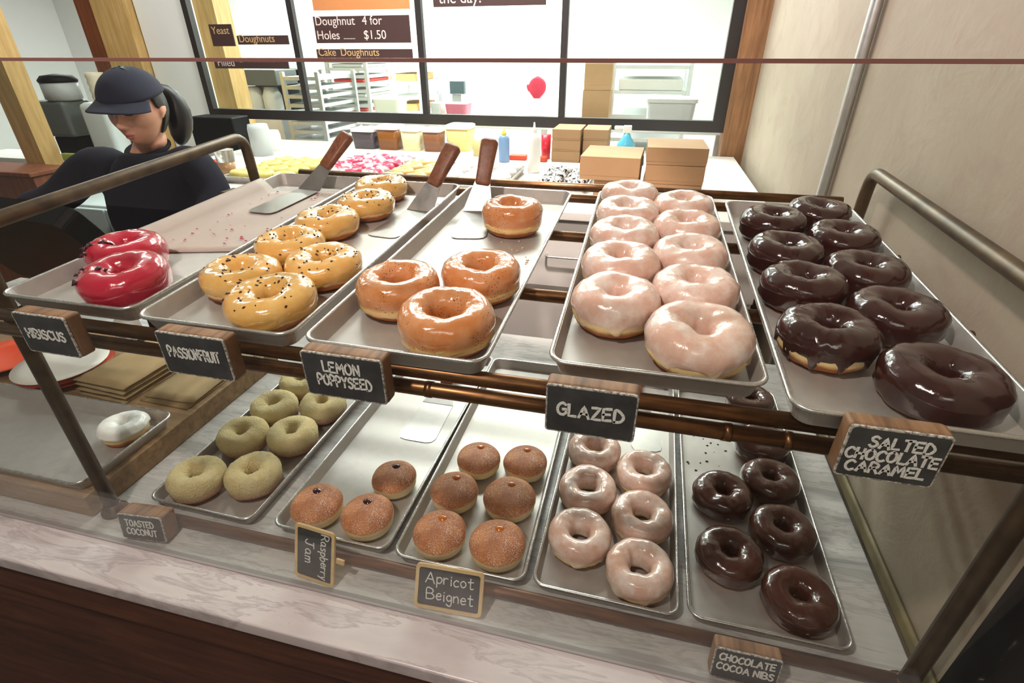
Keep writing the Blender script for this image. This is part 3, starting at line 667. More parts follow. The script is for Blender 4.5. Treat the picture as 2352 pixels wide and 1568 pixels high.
# ------------------------------------------------------------------ turners
def turner(tip, base, upper, lift, label, blade_w=.074, end=None, Lh=.17, neck=.075, group='wooden-handled steel turners'):
    """tip/base: where the blade starts and where it bends up; end: pixel at which the handle tip is seen"""
    d = base-tip; Lb = Vector((d.x, d.y)).length; yaw = math.atan2(-d.x, d.y)
    rt = empty('turner'); rt.location = (tip.x, tip.y, (zU(tip.y) if upper else .0002)+TH+lift); rt.rotation_mode = 'ZXY'; rt.rotation_euler = (SL if upper else 0, 0, yaw); tag(rt, label, 'turner', group)
    MW = Matrix.Translation(rt.location) @ Matrix.Rotation(SL if upper else 0, 4, 'X') @ Matrix.Rotation(yaw, 4, 'Z')
    w = blade_w/2; th_ = .0011
    if end is None: dl = Vector((0, math.cos(.26), math.sin(.26)))
    else:
        B = MW @ Vector((0, Lb, 0)); r_ = ray(*end).normalized(); oc = CAM-B; bq = oc.dot(r_); cq = oc.dot(oc)-Lh*Lh; ds = math.sqrt(max(0, bq*bq-cq)); E1, E2 = CAM+r_*(-bq-ds), CAM+r_*(-bq+ds)
        dl = (MW.inverted() @ E2)-Vector((0, Lb, 0)); dl.normalize()
    out = [(-w*.55, 0), (-w*.86, .004), (-w, .016), (-w*.92, Lb), (w*.92, Lb), (w, .016), (w*.86, .004), (w*.55, 0)]
    m = MB(); m.rings([[Vector((x, y, 0)) for x, y in out], [Vector((x, y, th_)) for x, y in out]]); m.build('blade', STEEL, rt)
    xa_ = (Vector((1, 0, 0))-dl*dl.x).normalized(); za_ = xa_.cross(dl)
    R_ = Matrix((xa_, dl, za_)).transposed().to_4x4(); R_.translation = Vector((0, Lb, .0003))
    m = MB(); tr_ = [(-w*.92, .001), (-.017, neck*.86), (-.014, neck), (.014, neck), (.017, neck*.86), (w*.92, .001)]
    m.rings([[(R_ @ Vector((x, y, z_)) if y > .01 else Vector((x, Lb+.001, z_+.0003))) for x, y in tr_] for z_ in (0, .0014)]); m.build('neck', STEEL, rt)
    hl = Lh-neck
    m = MB(); prof = [(neck-.012, .0125, .0055), (neck-.008, .0150, .0075), (neck+.02, .0155, .0085), (neck+hl*.75, .0175, .010), (neck+hl-.006, .018, .010), (neck+hl, .013, .007)]
    m.rings([[R_ @ Vector((p.x, y, p.y+.0008)) for p in rr(a_*2, b_*2, min(a_, b_)*.7, 0, 3)] for y, a_, b_ in prof])
    m.build('handle', HANDLEW, rt, True)
    return rt
def U0(u, v): return onU(u, v, TH)
turner(U0(595, 494), U0(711, 441), 1, .0047, 'turner lying on the pink-spattered parchment, its wooden handle pointing up', .064, (800, 308), .158, .075)
turner(U0(874, 545), U0(964, 486), 1, .0004, 'turner with a wooden handle in the yellow doughnut tray', .066, (1043, 334), .152, .072)
turner(U0(1074, 549), U0(1097, 487), 1, .0006, 'turner with a bright blade beside the lone amber doughnut', .066, (1126, 321), .152, .068)
turner(on(953, 1012, z=.003), on(975, 960, z=.003)+Vector((.01, .06, 0)), 0, 0, 'flat-bladed turner lying in the nearly empty jam doughnut tray', .086, group='turners lying in the lower trays')
turner(on(1488, 1036, z=.003), on(1466, 985, z=.003)+Vector((.0, .06, 0)), 0, 0, 'turner blade behind the glazed doughnuts of the lower tray', .066, group='turners lying in the lower trays')

# ------------------------------------------------------------------ loose paper and crumbs
def flakes(name, pts, size, mat, label, cat, seedv):
    rnd = random.Random(seedv); m = MB()
    for p in pts:
        s = size*rnd.uniform(.5, 1.3); a = rnd.uniform(0, PI); nn = 5
        vs = [p+Vector((s*math.cos(a+2*PI*q/nn)*rnd.uniform(.6, 1.2), s*.6*math.sin(a+2*PI*q/nn), .0)) for q in range(nn)]+[p+Vector((0, 0, s*.5))]
        m.add(vs, [(q, (q+1) % nn, nn) for q in range(nn)]+[tuple(reversed(range(nn)))])
    return tag(m.build(name, mat, None, True), label, cat, None, 'stuff')
PARCH = flat('parchment paper', (176, 160, 150), .65, var=.05, scale=14)
m = MB(); pr = []; X0, X1 = -.749, -.553
for (dx, dz) in ((-.012, .033), (-.004, .0300), (.007, .0175), (.016, .0046), (.05, .0036), (.12, .0037), (X1-X0, .0038)):
    pr.append([Vector((X0+dx, y, zU(y)+dz+.0008*nz(dx*30, y*9, 2))) for y in [.155+.05*dx/.2*(1 if dx > 0 else 0)+i*(.53-.155)/14 for i in range(15)]])
nL = len(pr[0]); vs = [p for r in pr for p in r]; k = len(vs)
vs += [p+Vector((0, 0, -.0004)) for p in vs[:k]]
fs = [(i*nL+j, i*nL+j+1, (i+1)*nL+j+1, (i+1)*nL+j) for i in range(len(pr)-1) for j in range(nL-1)]
fs += [tuple(q+k for q in reversed(f)) for f in fs]
edge = [j for j in range(nL)]+[i*nL+nL-1 for i in range(1, len(pr))]+[(len(pr)-1)*nL+j for j in range(nL-2, -1, -1)]+[i*nL for i in range(len(pr)-2, 0, -1)]
fs += [(edge[i], edge[(i+1) % len(edge)], edge[(i+1) % len(edge)]+k, edge[i]+k) for i in range(len(edge))]
tag(m.add(vs, fs).build('parchment_sheet', PARCH, None, True), 'grey parchment sheet lining the tray behind the crimson doughnuts', 'paper')
rnd = random.Random(5)
pts = []
for i in range(60):
    x, y = rnd.uniform(-.722, -.57), rnd.uniform(.20, .54)
    ta, tb = U0(580, 500), U0(735, 425); tt = max(0, min(1, ((x-ta.x)*(tb.x-ta.x)+(y-ta.y)*(tb.y-ta.y))/((tb-ta).length_squared)))
    if math.hypot(x-ta.x-tt*(tb.x-ta.x), y-ta.y-tt*(tb.y-ta.y)) < .044: continue
    pts.append(Vector((x, y, zU(y)+.0064)))
flakes('pink_crumbs', pts, .0034, flat('pink icing crumb', (206, 62, 92), .4), 'scattered pink icing crumbs on the parchment sheet', 'crumbs', 3)
pts = []
for i in range(26):
    x, y = rnd.gauss(-.092, .02), rnd.gauss(.265, .035); pts.append(Vector((min(max(x, -.25), -.072), y, zU(y)+.0016)))
flakes('doughnut_crumbs', pts, .0034, flat('pale crumb', (222, 192, 160), .7), 'pale crumbs on the tray around the lone amber doughnut', 'crumbs', 4)
pts = [Vector((rnd.uniform(.255, .345), rnd.uniform(.345, .52), .0024)) for i in range(22)]
flakes('chocolate_crumbs', pts, .0032, CHOCM, 'dark chocolate crumbs on the lower tray by the wall', 'crumbs', 6)

# ------------------------------------------------------------------ left of the case
rs = box('wooden_riser', -2.1, -.832, -.045, .52, .0005, .050, RISERW, bevel=.003)
tag(rs, 'weathered wooden riser on the marble at the left of the case', 'riser')
tl = tray(-1.497, -.040, 0, 0, 'aluminium tray on the wooden riser holding one cream-topped doughnut', 'aluminium trays on risers', .66, .225, .0505)
ring(287, 987, .088, 'cream', 0, 'small doughnut heaped with white cream icing on the left tray', None, h=.04, z=.0505)
def bag(cx, cy, z, w, l, t, yaw, label, sd, grp):
    m = MB(); nx, ny = 8, 10; vs = []
    for top in (0, 1):
        for i in range(nx+1):
            for j in range(ny+1):
                x, y = (i/nx-.5)*w, (j/ny-.5)*l
                e = min(i, nx-i, j, ny-j); d = t*(.25 if e == 0 else 1)
                vs.append(Vector((x+.002*nz(y*30, sd, 0), y+.002*nz(x*30, sd, 4), (d*(.8+.35*nz(x*14, y*14, sd)) if top else .0))))
    a = (nx+1)*(ny+1); q_ = lambda i, j: i*(ny+1)+j
    fs = [(q_(i, j), q_(i, j+1), q_(i+1, j+1), q_(i+1, j)) for i in range(nx) for j in range(ny)]
    fs += [tuple(v+a for v in reversed(f)) for f in fs[:]]
    ed = [q_(0, j) for j in range(ny+1)]+[q_(i, ny) for i in range(1, nx+1)]+[q_(nx, j) for j in range(ny-1, -1, -1)]+[q_(i, 0) for i in range(nx-1, 0, -1)]
    fs += [(ed[i], ed[(i+1) % len(ed)], ed[(i+1) % len(ed)]+a, ed[i]+a) for i in range(len(ed))]
    o = m.add(vs, fs).build('paper_bag', KRAFT, None, True); o.location = (cx, cy, z); o.rotation_euler = (0, 0, yaw)
    return tag(o, label, 'paper bag', grp)
GB = 'kraft paper bags on the riser'
for i in range(4): bag(-1.075+.003*i, .315, .0505+.0135*i, .150, .205, .0118, -.06+.02*(i % 2), ['lowest', 'second', 'third', 'topmost'][i]+' kraft paper bag of the neat pile behind the left tray', i, GB)
for i in range(2): bag(-.915, .345+.01*i, .0505+.0085*i, .135, .235, .0074, -.03+.05*i, ['lower', 'upper'][i]+' of the two long kraft bags between the pile and the coconut tray', 8+i, GB)
ORANGE = flat('orange red paper', (214, 72, 34), .5)
PLATEW = flat('white paper plate', (226, 222, 214), .6)
def dish(name, p, R, h, mat, label, cat, tilt=(0, 0), grp=None):
    m = MB(); m.lathe([(.001, .001), (R*.62, .001), (R*.72, h*.5), (R, h), (R, h+.002), (R*.70, h*.5+.003), (R*.6, .004), (.001, .004)], 40)
    o = m.build(name, mat, None, True); o.location = p; o.rotation_euler = (tilt[0], tilt[1], 0); return tag(o, label, cat, grp)
dish('paper_plate', on(146, 842, z=.088), .098, .012, PLATEW, 'white paper plate on an orange plate left of the kraft bags', 'plate')
c0 = on(146, 842, z=.088)
dish('orange_plate', Vector((c0.x-.022, c0.y+.02, .066)), .102, .012, ORANGE, 'orange paper plate under the white plate on the riser', 'plate', grp='orange plates')
dish('orange_plate', Vector((c0.x-.235, c0.y+.03, .0505)), .10, .02, ORANGE, 'orange plate at the far left edge behind the riser tray', 'plate', grp='orange plates')
dish('orange_plate', Vector((c0.x-.026, c0.y+.02, .0505)), .095, .012, ORANGE, 'orange paper plate lowest of its pile on the riser', 'plate', grp='orange plates')
m = MB(); pc = Vector((-1.275, .478, 0))
m.lathe([(.001, 0), (.030, 0), (.036, .02), (.033, .045), (.020, .06), (.001, .063)], 18); o = m.build('clear_cup', CLEARP, None, True); o.location = (pc.x, pc.y, .051); tag(o, 'crumpled clear plastic cup behind the white plate', 'cup')
# black point-of-sale terminal
ps = empty('sales_terminal', (-1.16, .475, .0505)); tag(ps, 'black sales terminal seen from behind at the left end of the case', 'terminal')
Mx = Matrix.Translation((-.07, -.135, .325)) @ Matrix.Rotation(math.radians(-58), 4, 'X') @ Matrix.Rotation(math.radians(4), 4, 'Y')
m = MB(); m.rings([[Mx @ p for p in rr(.46, .27, .02, -.030, 5)], [Mx @ p for p in rr(.46, .27, .02, .018, 5)], [Mx @ p for p in rr(.43, .24, .015, .026, 5)]]); m.build('screen_case', BLACKP, ps)
m = MB(); m.rings([[Mx @ p for p in rr(.40, .21, .01, .0262, 5)], [Mx @ p for p in rr(.40, .21, .01, .0275, 5)]]); m.build('screen', flat('dark screen', (16, 17, 19), .12), ps)
m = MB(); m.tube([(0, .0, .005), (0, .0, .16), (-.03, -.05, .24), (-.05, -.11, .30)], .018, 12); m.build('stand', BLACKP, ps, True)
m = MB(); m.rings([rr(.12, .076, .02, 0, 5), rr(.12, .076, .02, .012, 5)]); m.build('base', BLACKP, ps)

# ------------------------------------------------------------------ conduit on the plaster wall
cdn = empty('wall_conduit', (0, 0, 0)); tag(cdn, 'thin metal conduit running up the plaster wall', 'pipe')
MB().tube([(.5455, .968, -.2), (.5455, .968, CEIL-.001)], .0125, 16).build('pipe', GREYSTEEL, cdn, True)
for z in (.30, 1.3): MB().box(.545, .5598, .940, .996, z, z+.02).build('strap', GREYSTEEL, cdn, bevel=.002)
m = MB(); bp = on(2335, 1532, x=.53)
rnd = random.Random(9)
for i in range(9):
    y = bp.y+rnd.uniform(-.01, .01); z = bp.z+rnd.uniform(-.006, .006)
    m.tube([(.532, y-.02, z-.006), (.45+rnd.uniform(-.01, .01), y+rnd.uniform(-.01, .01), z+.004)], .0012, 6)
# ------------------------------------------------------------------ work table behind the case
TZ = .30
wt = empty('work_table', (0, 0, 0)); tag(wt, 'white work table behind the case, crowded with doughnuts and boxes', 'table')
box('tabletop', -2.02, .52, 1.16, 2.33, TZ-.03, TZ, TABLEW, wt, .004)
for i, (a, b) in enumerate(((-2.0, -1.52), (-1.50, -1.02), (-1.0, -.40), (-.38, .10), (.12, .50))):
    f = box('drawer_front', a, b, 1.185, 1.205, .02, .255, TABLEW, wt, .003)
    MB().tube(fillet([((a+b)/2-.06, 1.186, .14), ((a+b)/2-.06, 1.16, .14), ((a+b)/2+.06, 1.16, .14), ((a+b)/2+.06, 1.186, .14)], .012), .004, 8).build('handle', GREYSTEEL, f, True)
    box('door', a, b, 1.185, 1.205, -.78, .0, TABLEW, wt, .003)
box('carcass', -2.0, .50, 1.207, 2.32, -.849, TZ-.031, TABLEW, wt)
# pastry boxes
def pbox(x0, x1, y0, y1, z0, z1, label, grp, yaw=0):
    rt = empty('pastry_box', ((x0+x1)/2, (y0+y1)/2, z0+.0005)); rt.rotation_euler = (0, 0, yaw); tag(rt, label, 'box', grp)
    w_, l_, h_ = (x1-x0)/2, (y1-y0)/2, z1-z0-.001
    box('tray_half', -w_+.001, w_-.001, -l_+.001, l_-.001, 0, h_*.55, CARD, rt, .001)
    box('lid', -w_, w_, -l_, l_, h_*.18, h_, CARD, rt, .0015)
    return rt
GP = 'kraft pastry boxes on the work table'
zs = [TZ, .366, .428, .484]
for i in range(3): pbox(.098+.004*(i % 2), .292, 1.33, 1.54, zs[i], zs[i+1], ['lowest', 'middle', 'topmost'][i]+' kraft pastry box in the right stack of three by the timber post', GP, .02*(i-1))
pbox(-.066, .088, 1.31, 1.52, TZ, .377, 'lower kraft pastry box of the short stack behind the glazed tray', GP)
pbox(-.112, .086, 1.29, 1.52, .3775, .454, 'top kraft pastry box of the short stack, jutting to the left', GP, -.03)
a, b = on(1266, 372, y=2.0).x, on(1330, 372, y=2.0).x
fh = (on(1300, 297, y=2.0).z-TZ)/3
for i in range(3): pbox(a, b, 2.0, 2.2, TZ+fh*i, TZ+fh*(i+1), ['lowest', 'middle', 'topmost'][i]+' kraft box in the far stack under the window frame', GP)
a, b = on(1336, 372, y=2.02).x, on(1392, 372, y=2.02).x
for i in range(3): pbox(a, b, 2.02, 2.2, TZ+fh*i, TZ+fh*(i+1), ['lowest', 'middle', 'topmost'][i]+' kraft box in the far stack beside the blue bottle', GP)
# tubs of filling
GT = 'tubs of filling along the far side of the work table'
def tub(u0, u1, v0, v1, y, fill, lidc, label, lid=True):
    a, b = on(u0, v1, y=y), on(u1, v1, y=y); z0 = TZ+.0005; z1 = on((u0+u1)/2, v0, y=y).z; w_ = (b.x-a.x)
    z1 = max(z1, z0+.05)
    rt = empty('filling_tub', ((a.x+b.x)/2, y+w_/2, z0)); tag(rt, label, 'tub', GT); h = z1-z0
    MB().rings([rr(w_*.86, w_*.86, .018, 0, 4), rr(w_*.96, w_*.96, .02, h*.9, 4)]).build('tub', fill, rt, True, bevel=0)
    if lid: MB().rings([rr(w_, w_, .02, h*.88, 4), rr(w_, w_, .02, h, 4), rr(w_*.9, w_*.9, .02, h+.004, 4)]).build('lid', lidc, rt)
    return rt
LID = flat('white lid', (240, 240, 236), .4)
T_ = lambda n, c: flat('tub '+n, c, .3)
tub(806, 860, 298, 334, 2.12, T_('dark', (86, 76, 82)), LID, 'dark grey-purple tub with white lid, leftmost under the window')
tub(864, 914, 292, 337, 2.12, T_('caramel', (140, 84, 34)), LID, 'caramel brown tub next to the dark tub')
tub(919, 965, 296, 341, 2.12, T_('cream', (240, 230, 180)), LID, 'cream coloured tub between the two brown ones')
tub(969, 1012, 298, 343, 2.12, T_('brown', (140, 90, 60)), LID, 'milk chocolate brown tub right of the cream tub')
tub(1022, 1078, 290, 340, 2.16, T_('yellow', (238, 216, 140)), LID, 'pale yellow tub at the right end of the row of tubs')
tub(1082, 1112, 318, 352, 2.05, T_('tan', (206, 190, 130)), LID, 'small tan tub in front of the pale yellow tub', False)
tub(1240, 1263, 304, 350, 2.05, T_('red', (206, 40, 62)), LID, 'small bright red tub beside the far box stack', False)
def bottle(u, v, y, h, r, mat, label, capm, name='squeeze_bottle'):
    p = on(u, v, y=y); rt = empty(name, (p.x, y, TZ+.0005)); tag(rt, label, 'bottle')
    MB().lathe([(r*.95, 0), (r, .004), (r, h*.68), (r*.8, h*.76), (r*.42, h*.8)], 20).build('body', mat, rt, True)
    MB().lathe([(r*.45, h*.8), (r*.45, h*.86), (r*.18, h*.9), (r*.10, h)], 14).build('cap', capm, rt, True); return rt
bottle(1158, 355, 1.95, .15, .026, flat('yellow blue bottle', (120, 150, 190), .3), 'blue and yellow bottle on the work table behind the turners', flat('yellow cap', (226, 214, 70), .4))
bottle(1226, 372, 1.75, .20, .028, flat('white bottle', (244, 242, 238), .4), 'tall white squeeze bottle standing left of the far box stack', LID)
sp = on(1437, 340, y=1.9); rt = empty('spray_bottle', (sp.x, 1.9, TZ+.0005)); tag(rt, 'clear spray bottle of bright blue liquid by the pastry boxes', 'bottle')
BLUEL = flat('blue liquid', (70, 190, 226), .2)
MB().lathe([(.036, 0), (.038, .005), (.038, .085)], 20).build('liquid', BLUEL, rt, True)
MB().lathe([(.0385, .085), (.036, .11), (.018, .135), (.014, .15)], 20).build('shoulder', flat('pale blue plastic', (96, 190, 224), .25), rt, True)
m = MB(); m.box(-.018, .018, -.014, .014, .15, .18); m.box(-.055, -.018, -.009, .009, .163, .178); m.build('spray_head', LID, rt, bevel=.004)
for (u0, u1, y) in ((1168, 1208, 2.0), (1216, 1254, 1.98)):
    a, b = on(u0, 356, y=y), on(u1, 356, y=y)
    tag(MB().box(a.x, b.x, y, y+.05, TZ+.0005, TZ+.022).build('orange_tray', ORANGE, bevel=.004), 'low orange tray '+('left of' if u0 < 1200 else 'behind')+' the tall white squeeze bottle', 'tray', 'orange trays')
a, b = on(1404, 335, y=1.98), on(1482, 335, y=1.98)
tag(MB().box(a.x, b.x, 2.0, 2.16, TZ+.0005, TZ+.018).build('black_scale', BLACKP, bevel=.004), 'flat black scale behind the spray bottle', 'scale')
# doughnuts on the work table
def low_ring(name, p, D_, h, glz, label, grp, t=.0016, vout=-.4, sd=1.):
    rt = empty(name, p); rt.rotation_euler = (0, 0, sd*2.1); tag(rt, label, 'doughnut', grp); key_ = (name, glz.name)
    if key_ not in LOW:
        LOW[key_] = (ring_dough(D_/2, D_*.12, h, 3.3, 28, 14).build('dough', DOUGH, rt, True), ring_glaze(D_/2, D_*.12, h, 3.3, vout, 3.8, .35, 2, t, 32, 12).build('icing', glz, rt, True))
    else:
        for c_ in LOW[key_]:
            d_ = c_.copy(); COL.objects.link(d_); d_.parent = rt
    return rt
LOW = {}
YICE = flat('pale yellow icing', (226, 208, 120), .4); PICE = flat('pink icing', (214, 66, 104), .3); WICE = flat('white icing', (246, 240, 236), .35); TICE = flat('tan icing', (226, 186, 120), .4)
q = N('white drizzle on chocolate'); f = q.noise(q.coord(), 60, 2, .5, 1.5); q.color(q.ramp(f, [(.47, L((36, 20, 20))), (.52, L((240, 236, 232)))])); q.set(Roughness=.3); DRIZ = q.m
q = N('pink and white icing'); f = q.noise(q.coord(), 26, 2, .5, .6); q.color(q.ramp(f, [(.44, L((214, 50, 92))), (.56, L((248, 226, 230)))])); q.set(Roughness=.35); PINKW = q.m
def back_tray(x, y, w, l, label): return tray(x, y, 0, 0, label, 'sheet trays on the work table', w, l, TZ+.0005)
def grid(px, z, D_, name, mat, label, grp, h=.035):
    for i, (u, v) in enumerate(px):
        p = on(u, v, z=z+.02); low_ring(name, Vector((p.x, p.y, z)), D_, h, mat, label, grp, sd=i*1.3)
ZT = TZ+.0032
P = lambda u, v: on(u, v, z=TZ+.02)
# left: yellow; then pink; then tan; then white; right: drizzled
LASTX = [-9]
def block(u, v, nx, ny, dx, dy, D_, name, mat, label, grp, tlabel):
    c = P(u, v); w_ = nx*dx+.012; l_ = ny*dy+.03
    c.x = max(c.x, LASTX[0]+w_/2+.008); LASTX[0] = c.x+w_/2
    back_tray(c.x-w_/2, c.y-l_/2, w_, l_, tlabel)
    for i in range(nx):
        for j in range(ny):
            low_ring(name, Vector((c.x+(i-(nx-1)/2)*dx, c.y+(j-(ny-1)/2)*dy, ZT)), D_, .036, mat, label, grp, sd=i*1.3+j*2.1)
block(655, 388, 3, 4, .098, .098, .092, 'yellow_doughnut', YICE, 'pale yellow doughnut in the blurred tray left of the first turner', 'yellow doughnuts on the work table', 'work table tray of pale yellow doughnuts, farthest left')
block(790, 378, 3, 4, .098, .098, .092, 'pink_doughnut', PINKW, 'pink and white iced doughnut on the work table behind the yellow row', 'pink doughnuts on the work table', 'work table tray of pink iced doughnuts')
block(925, 392, 2, 4, .098, .098, .092, 'tan_doughnut', TICE, 'tan iced doughnut on the work table behind the middle turner', 'tan doughnuts on the work table', 'work table tray of tan doughnuts behind the middle turner')
block(1060, 400, 3, 4, .098, .098, .092, 'white_doughnut', WICE, 'white iced doughnut on the work table behind the two right turners', 'white doughnuts on the work table', 'work table tray of white iced doughnuts')
block(1302, 408, 2, 3, .094, .094, .088, 'drizzled_doughnut', DRIZ, 'chocolate doughnut with white drizzle left of the pastry boxes', 'drizzled doughnuts on the work table', 'work table tray of white-drizzled chocolate doughnuts')


# ------------------------------------------------------------------ menu boards hung before the window
BOARD = flat('dark brown menu board', (62, 38, 36), .6, var=.05)
BOARD2 = flat('orange brown menu board', (196, 126, 76), .6, var=.03)
MTXT = flat('menu lettering', (214, 196, 192), .6); MTXT2 = flat('menu lettering tan', (196, 160, 110), .6)
def text(body, loc, size, mat, par, spacing=1.0):
    c = D.curves.new('menu_lettering', 'FONT'); c.body = body; c.size = size; c.extrude = .0006; c.space_character = spacing
    t = D.objects.new('tmp', c); COL.objects.link(t); dg = bpy.context.evaluated_depsgraph_get(); me = D.meshes.new_from_object(t.evaluated_get(dg)); D.objects.remove(t)
    me.materials.clear(); me.materials.append(mat); o = D.objects.new('menu_lettering', me); COL.objects.link(o); o.parent = par; o.location = loc; o.rotation_euler = (PI/2, 0, 0); return o
MY = WY-.0098
def board(u0, v0, u1, v1, label, lines, mat=BOARD, yaw=0):
    a = on(u0, v0, y=MY); b = on(u1, v1, y=MY); w_, h_ = b.x-a.x, a.z-b.z
    rt = empty('menu_board', (a.x, MY, b.z)); rt.rotation_euler = (0, 0, yaw); tag(rt, label, 'menu board', 'menu boards hanging before the window')
    box('panel', 0, w_, 0, .006, 0, h_, mat, rt)
    for (t, x, z, s, m_) in lines: text(t, (x, -.0005, z), s, m_, rt)
    return rt
board(718, 38, 944, 98, 'dark menu board reading Doughnut Holes 4 for $1.50', [('Doughnut', .008, .083, .058, MTXT), ('4 for', .285, .083, .058, MTXT), ('Holes', .008, .018, .058, MTXT), ('........', .165, .018, .04, MTXT), ('$1.50', .285, .018, .058, MTXT)])
board(726, 113, 948, 134, 'thin dark menu board reading Cake Doughnuts', [('Cake', .01, .012, .052, MTXT2), ('Doughnuts', .145, .012, .052, MTXT2)])
board(710, -40, 941, 20, 'plain orange-brown panel above the doughnut holes board', [], BOARD2)
board(478, 56, 541, 106, 'small dark menu board reading Yeast', [('Yeast', .012, .06, .052, MTXT2)])
board(543, 82, 664, 102, 'dark menu strip reading Doughnuts', [('Doughnuts', .01, .012, .052, MTXT2)])
board(490, 136, 664, 158, 'dark menu strip reading Filled, lowest at the left', [('Filled', .02, .012, .056, MTXT)])
board(992, -40, 1254, 11, 'dark menu board cut off at the top reading the day', [('the day.', .03, .015, .07, MTXT)])

# ------------------------------------------------------------------ kitchen beyond the window
def bx(name, u0, v0, u1, v1, y, dep, mat, label, cat, grp=None, z0=None, bev=.004):
    a = on(u0, v0, y=y); b = on(u1, v1, y=y); o = MB().box(a.x, b.x, y, y+dep, b.z if z0 is None else z0, a.z).build(name, mat, bevel=bev); return tag(o, label, cat, grp)
sh = empty('kitchen_shelf', (0, 0, 0)); tag(sh, 'narrow white shelf just beyond the window frame', 'shelf')
box('board', -1.6, .52, 2.495, 2.80, .375, .398, WHITE, sh, .003)
for x in (-1.55, -.5, .45): box('leg', x, x+.03, 2.60, 2.63, -.849, .3745, GREYSTEEL, sh)
SZ = .3985
def shelf_item(u0, u1, v0, y, dep, mat, name, label, cat):
    a, b = on(u0, v0, y=y), on(u1, v0, y=y); w_ = b.x-a.x
    o = MB().rings([rr(w_*.86, dep*.86, min(w_, dep)*.2, 0, 4), rr(w_, dep, min(w_, dep)*.2, a.z-SZ, 4)]).build(name, mat, None, True, bevel=.004); o.location = ((a.x+b.x)/2, y+dep/2, SZ); return tag(o, label, cat)
shelf_item(851, 915, 227, 2.50, .14, flat('white paper tub', (248, 246, 226), .5), 'paper_tub', 'white paper tub on the shelf beyond the second window pane', 'tub')
shelf_item(986, 1012, 236, 2.50, .10, LID, 'paper_tub', 'small white tub right of the second window bar', 'tub')
shelf_item(1019, 1070, 238, 2.50, .13, flat('pink tub', (232, 130, 150), .5), 'pink_tub', 'pink tub on the shelf beyond the third window pane', 'tub')
a, b = on(1484, 224, y=2.50), on(1606, 224, y=2.50)
wb = empty('storage_bin', ((a.x+b.x)/2, 2.58, SZ)); tag(wb, 'translucent white storage bin on the shelf beyond the rightmost pane', 'bin'); w_ = b.x-a.x; h_ = a.z-SZ
GREYBIN = flat('translucent bin', (214, 212, 214), .4)
MB().rings([rr(w_*.88, .14, .02, 0, 4), rr(w_*.94, .155, .02, h_*.86, 4)]).build('tub', GREYBIN, wb); MB().rings([rr(w_, .16, .02, h_*.84, 4), rr(w_, .16, .02, h_*.96, 4), rr(w_*.92, .14, .02, h_, 4)]).build('lid', GREYBIN, wb)
# racks
def rack(u0, u1, v0, y, n, label, dep=.5, ztop=None, mat=GREYSTEEL, fill=None, zbot=-.70):
    a, b = on(u0, v0, y=y), on(u1, v0, y=y); zt = ztop or a.z
    rt = empty('baking_rack', (a.x, y, -.8495)); tag(rt, label, 'rack', 'tall baking racks in the kitchen'); w_ = b.x-a.x; H_ = zt+.8495
    for x in (0, w_-.025):
        for yy in (0, dep-.025): box('post', x, x+.025, yy, yy+.025, 0, H_, mat, rt)
    for k in range(n):
        z = .15+(H_-.2)*k/(n-1); s_ = box('shelf', .026, w_-.026, .0, dep, z, z+.022, mat, rt)
        if fill and fill[k % len(fill)]:
            box('loaded_tray', .05, w_-.05, .01, dep-.03, z+.0225, z+.0225+(H_-.2)/n*.5, fill[k % len(fill)], s_, .008)
    return rt
PAST = flat('golden pastry', (232, 186, 120), .6, var=.15, scale=30); REDL = flat('red tub', (226, 70, 66), .4)
rack(640, 728, 165, 2.9, 24, 'grey baking rack with bare runners seen through the leftmost window pane', fill=[None])
rack(742, 838, 128, 3.5, 28, 'white rack with rows of red tubs beyond the second pane', mat=WHITE, fill=[REDL, None, WHITE, None])
rack(878, 962, 142, 4.2, 12, 'baking rack loaded with golden pastries beyond the second pane', mat=WHITE, fill=[PAST, None])
rack(992, 1030, 130, 4.4, 13, 'narrow white rack right of the second window bar', mat=flat('pale violet steel', (208, 204, 232), .4), fill=[None])  # this rack has one even pale violet colour
rack(1408, 1596, 138, 3.4, 10, 'wide white wire rack beyond the rightmost pane', mat=flat('white rack', (218, 222, 222), .4), fill=[None, None, WHITE])
a, b = on(1344, 140, y=2.95), on(1408, 140, y=2.95)
bw = (b.x-a.x); zz = a.z; hh = (zz+.8495)/10
for i in range(10):
    pbox(a.x, b.x, 2.95, 2.95+bw, -.8495+hh*i, -.8495+hh*(i+1), ['lowest', 'second', 'third', 'fourth', 'fifth', 'sixth', 'seventh', 'eighth', 'ninth', 'topmost'][i]+' kraft box up the tall stack standing beyond the rightmost pane', 'kraft boxes in the tall kitchen stack', .03*math.sin(i*2.2))
# espresso machine beyond the leftmost pane
p0 = on(552, 255, y=3.0); p1 = on(634, 160, y=3.0)
em = empty('brewing_station', ((p0.x+p1.x)/2, 3.1, -.8495)); tag(em, 'twin urn coffee brewer on a steel stand beyond the leftmost pane', 'coffee brewer'); w_ = p1.x-p0.x; bz = p0.z+.8495; tz = p1.z+.8495
box('stand', -w_/2, w_/2, -.15, .2, 0, bz, GREYSTEEL, em, .005)
box('back_panel', -w_/2, w_/2, .12, .2, bz, tz, flat('dark steel', (92, 96, 96), .4), em, .005); box('brew_head', -w_/2, w_/2, -.12, .2, tz-.10, tz, flat('dark steel', (92, 96, 96), .4), em, .008)
for x in (-w_*.22, w_*.16):
    u_ = MB().lathe([(.06, bz), (.066, bz+.01), (.066, tz-.17), (.05, tz-.13), (.045, tz-.11)], 20); o = u_.build('urn', flat('bright steel', (216, 216, 212), .3), em, True); o.location = (x, -.03, 0)
